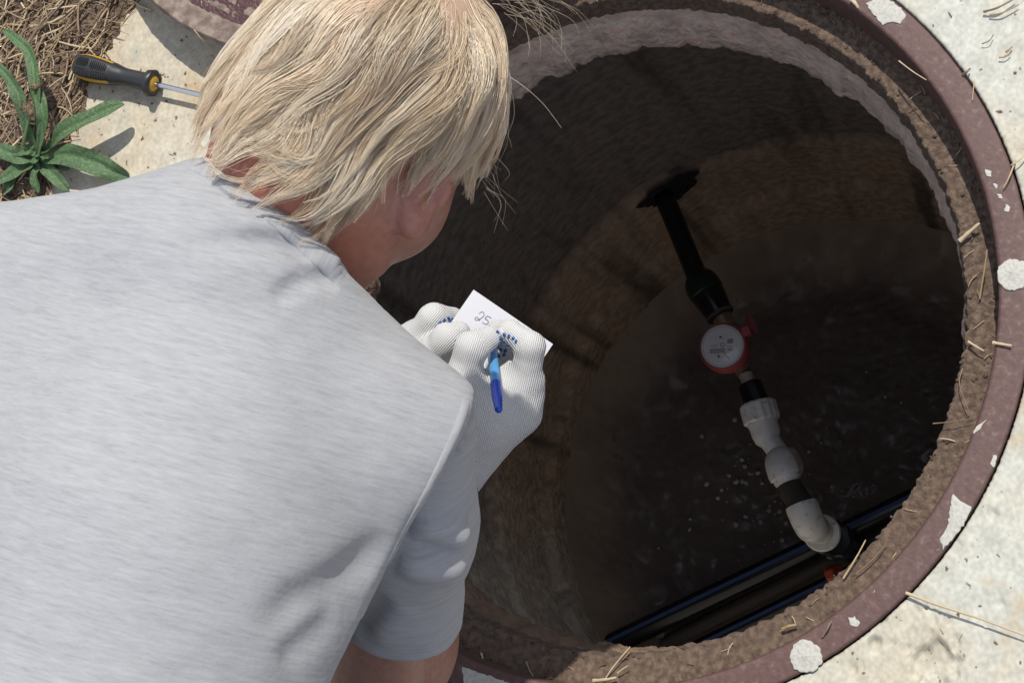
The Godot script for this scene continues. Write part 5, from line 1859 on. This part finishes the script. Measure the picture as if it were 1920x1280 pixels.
# ---------------------------------------------------------------------- hair
func hair(root: Node3D, t: Transform3D, sv: PackedVector3Array, sn: PackedVector3Array, si: PackedInt32Array, upto: int) -> void:
	var inv := t.affine_inverse()
	# undercoat close to the scalp
	var m := MB.new()
	var keep := {}
	for k in upto:
		var q := inv * sv[k]
		if hairy(q) and absf(q.x) < 0.081:
			keep[k] = m.v.size()
			m.v.append(sv[k] + sn[k] * 0.0022)
			m.n.append(sn[k])
	for k in range(0, si.size(), 3):
		if keep.has(si[k]) and keep.has(si[k + 1]) and keep.has(si[k + 2]):
			m.tri(keep[si[k]], keep[si[k + 1]], keep[si[k + 2]])
	var top := part("scalp_hair", m, M.scalp, root)
	var f := Field.new()
	head_shape(f, Transform3D())
	var low := inv * (Vector3(-0.1134, 0.4708, 0.0621))
	f.cap(Vector3(0, -0.050, -0.030), low, 0.060, 0.066, 0.035)
	var whorl := Vector3(0.004, 0.105, -0.036)
	var n1 := noise(151, 14.0, 2)
	var n2 := noise(152, 45.0, 2)
	var down := t.basis.inverse() * Vector3.DOWN
	m = MB.new()
	var tones := [Color(0.97, 0.88, 0.71), Color(1.0, 0.94, 0.81), Color(0.88, 0.75, 0.56), Color(0.95, 0.88, 0.74), Color(0.76, 0.62, 0.45), Color(1.0, 0.96, 0.87), Color(0.62, 0.50, 0.36)]
	var made := 0
	var tries := 0
	while made < 560 and tries < 20000:
		tries += 1
		var d := Vector3(rng.randfn(), rng.randfn(), rng.randfn()).normalized()
		if d.y < -0.8:
			continue
		var p := d * 0.13 + Vector3(0, 0.0, -0.01)
		for k in 6:
			p -= d * f.d(p) * 0.9
		if not hairy(p):
			continue
		var seen := d.dot(Vector3(0.35, 0.25, -0.9))
		if seen < -0.35 and rnd() < 0.5:
			continue
		made += 1
		var layer := rnd(0.002, 0.017)
		var guide := grow(f, p, whorl, down, n1, rnd(0.075, 0.165), layer, made)
		if guide.size() < 4:
			continue
		var tone: Color = tones[rng.randi() % tones.size()]
		lock(m, guide, t, f, 44, rnd(0.0080, 0.0160), tone, n2)
	# loose single hairs
	for q in 420:
		var d := Vector3(rng.randfn(), rng.randfn(), rng.randfn()).normalized()
		var p := d * 0.13
		for k in 6:
			p -= d * f.d(p) * 0.9
		if not hairy(p):
			continue
		var guide := grow(f, p, whorl, down, n1, rnd(0.09, 0.19), rnd(0.014, 0.022), 9000 + q)
		if guide.size() > 3:
			lock(m, guide, t, f, 1, 0.001, tones[rng.randi() % 3], n2)
	for k in 46:
		var a: Vector3 = (Vector3(0.0521, 0.4129, -0.1195)) + Vector3(rnd(-0.012, 0.012), rnd(-0.03, 0.02), rnd(-0.03, 0.010))
		var b: Vector3 = a + Vector3(rnd(0.006, 0.024), rnd(-0.030, -0.006), rnd(-0.004, 0.018))
		var c: Vector3 = b + Vector3(rnd(-0.004, 0.014), rnd(-0.022, 0.0), rnd(0.0, 0.024))
		wisp(m, smoothed([a, b, c], 5), rnd(0.00011, 0.00019), tones[2 + rng.randi() % 3] * Color(0.8, 0.8, 0.8))
	for k in 16:
		var a2: Vector3 = (Vector3(0.0356, 0.4210, 0.0106)) + Vector3(rnd(-0.014, 0.008), 0, rnd(-0.04, 0.012))
		wisp(m, smoothed([a2, a2 + Vector3(rnd(0.0, 0.014), -0.010, rnd(0.004, 0.014)), a2 + Vector3(rnd(-0.004, 0.022), -0.022, rnd(0.008, 0.026))], 5), 0.00016, tones[rng.randi() % 6])
	wisp(m, smoothed([Vector3(0.0497, 0.4118, -0.0646), Vector3(0.0613, 0.4056, -0.0558), Vector3(0.0697, 0.3898, -0.0477), Vector3(0.0773, 0.3733, -0.0350)], 5), 0.00022, tones[1])
	var o := part("hair", m, M.hair, root)
	o.set_meta("kind", "stuff")

func wisp(m: MB, path: Array, w: float, col: Color) -> void:
	var rad := []
	for k in path.size():
		rad.append(w * (1.0 - 0.6 * k / path.size()))
	var before := m.v.size()
	m.tube(path, rad, 3, false, col)
	var t := MB.new()
	t.tube(path, rad, 3, false)
	t.smooth()
	m.n.append_array(t.n)

func grow(f: Field, p: Vector3, whorl: Vector3, down: Vector3, n1: FastNoiseLite, length: float, layer: float, id: int) -> Array:
	var path := [p]
	var steps := 13
	var step := length / steps
	var dir := Vector3.ZERO
	var wave := n1.get_noise_3d(p.x * 2.0, p.y * 2.0 + 30.0, p.z * 2.0) * 6.0
	var curl := n1.get_noise_3d(p.x * 3.0 + 7.0, p.y * 3.0, p.z * 3.0) * 3.4 + rnd(-0.8, 0.8)
	for s in steps:
		var g := f.grad(p, 0.002).normalized()
		var radial := p - whorl
		radial -= g * radial.dot(g)
		var far := radial.length()
		radial = radial.normalized()
		var comb := Vector3(-0.10, -1.0, -0.10) if p.z < 0.02 else Vector3(0, -0.6, 0.6)
		comb -= g * comb.dot(g)
		var mixv := clampf((far - 0.015) / 0.08, 0.0, 0.8)
		var want := (radial * (1.0 - mixv) + comb.normalized() * mixv).normalized()
		want = want.rotated(g, 0.25 * (1.0 - mixv) + 0.85 * n1.get_noise_3d(p.x, p.y, p.z) + 0.24 * sin(s * 0.62 + wave) * minf(1.0, s / 5.0))
		dir = want if s == 0 else (dir * 0.55 + want * 0.45).normalized()
		var u := s / float(steps - 1)
		if u > 0.45:
			var nape := clampf((0.02 - p.y) / 0.05, 0.0, 1.0)
			dir = dir.rotated(g, (curl * 0.24 + nape * 0.42) * (u - 0.45) * 2.0)
			dir = (dir + g * 0.30 * nape * absf(curl) * (u - 0.45)).normalized()
		dir = (dir + down * 0.10 * u).normalized()
		p += dir * step
		var lift := layer * minf(1.0, sqrt(u * 2.2)) * (1.0 - 0.25 * u)
		var g2 := f.grad(p, 0.002).normalized()
		p -= g2 * (f.d(p) - lift) * (0.9 if u < 0.75 else 0.45)
		if absf(p.x) > 0.050 and p.z > -0.046 and p.y < -0.012 + 0.018 * sin(id * 1.7):
			break
		if p.z > 0.028 and p.y < 0.002 + 0.012 * sin(id * 0.9):
			break
		if p.y < -0.074 - 0.024 * sin(id * 2.3):
			break
		path.append(p)
	return path

func lock(m: MB, guide: Array, t: Transform3D, f: Field, count: int, spread: float, tone: Color, n2: FastNoiseLite) -> void:
	var n := guide.size()
	var nor := []
	var sid := []
	for k in n:
		var tg: Vector3 = (guide[mini(k + 1, n - 1)] - guide[maxi(k - 1, 0)]).normalized()
		var g := f.grad(guide[k], 0.003).normalized()
		var s := tg.cross(g).normalized()
		sid.append(s)
		nor.append(s.cross(tg))
	for c in count:
		var a := rnd(0, TAU)
		var r := sqrt(rnd()) * spread
		var ox := cos(a) * r
		var oy := sin(a) * r * 0.45
		var w := rnd(0.00013, 0.00024)
		var short := rnd(0.62, 1.0)
		var col := tone.lerp(Color(0.96, 0.87, 0.70), rnd(0.0, 0.4)) * rnd(0.88, 1.04)
		col.a = 1.0
		var ph := rnd(0, 100.0)
		var base := m.v.size()
		var last := maxi(3, int(ceil(n * short)))
		last = mini(last, n)
		for k in last:
			var u := k / float(last - 1)
			var shrink := lerpf(1.0, 0.16, smoothstep(0.1, 1.0, u))
			var wig := 0.0013 * u * n2.get_noise_2d(ph, u * 0.035)
			var q: Vector3 = guide[k] + sid[k] * (ox * shrink + wig) + nor[k] * (oy * shrink + absf(wig) * 0.5)
			var wp := t * q
			var ww := w * (1.0 - 0.8 * u * u)
			for s in 3:
				var an := TAU * s / 3.0
				var off: Vector3 = t.basis * (sid[k] * cos(an) + nor[k] * sin(an))
				m.v.append(wp + off * ww)
				m.n.append(off)
				m.c.append(col)
		for k in last - 1:
			for s in 3:
				var i0 := base + k * 3 + s
				var i1 := base + k * 3 + (s + 1) % 3
				m.quad(i0, i0 + 3, i1 + 3, i1)
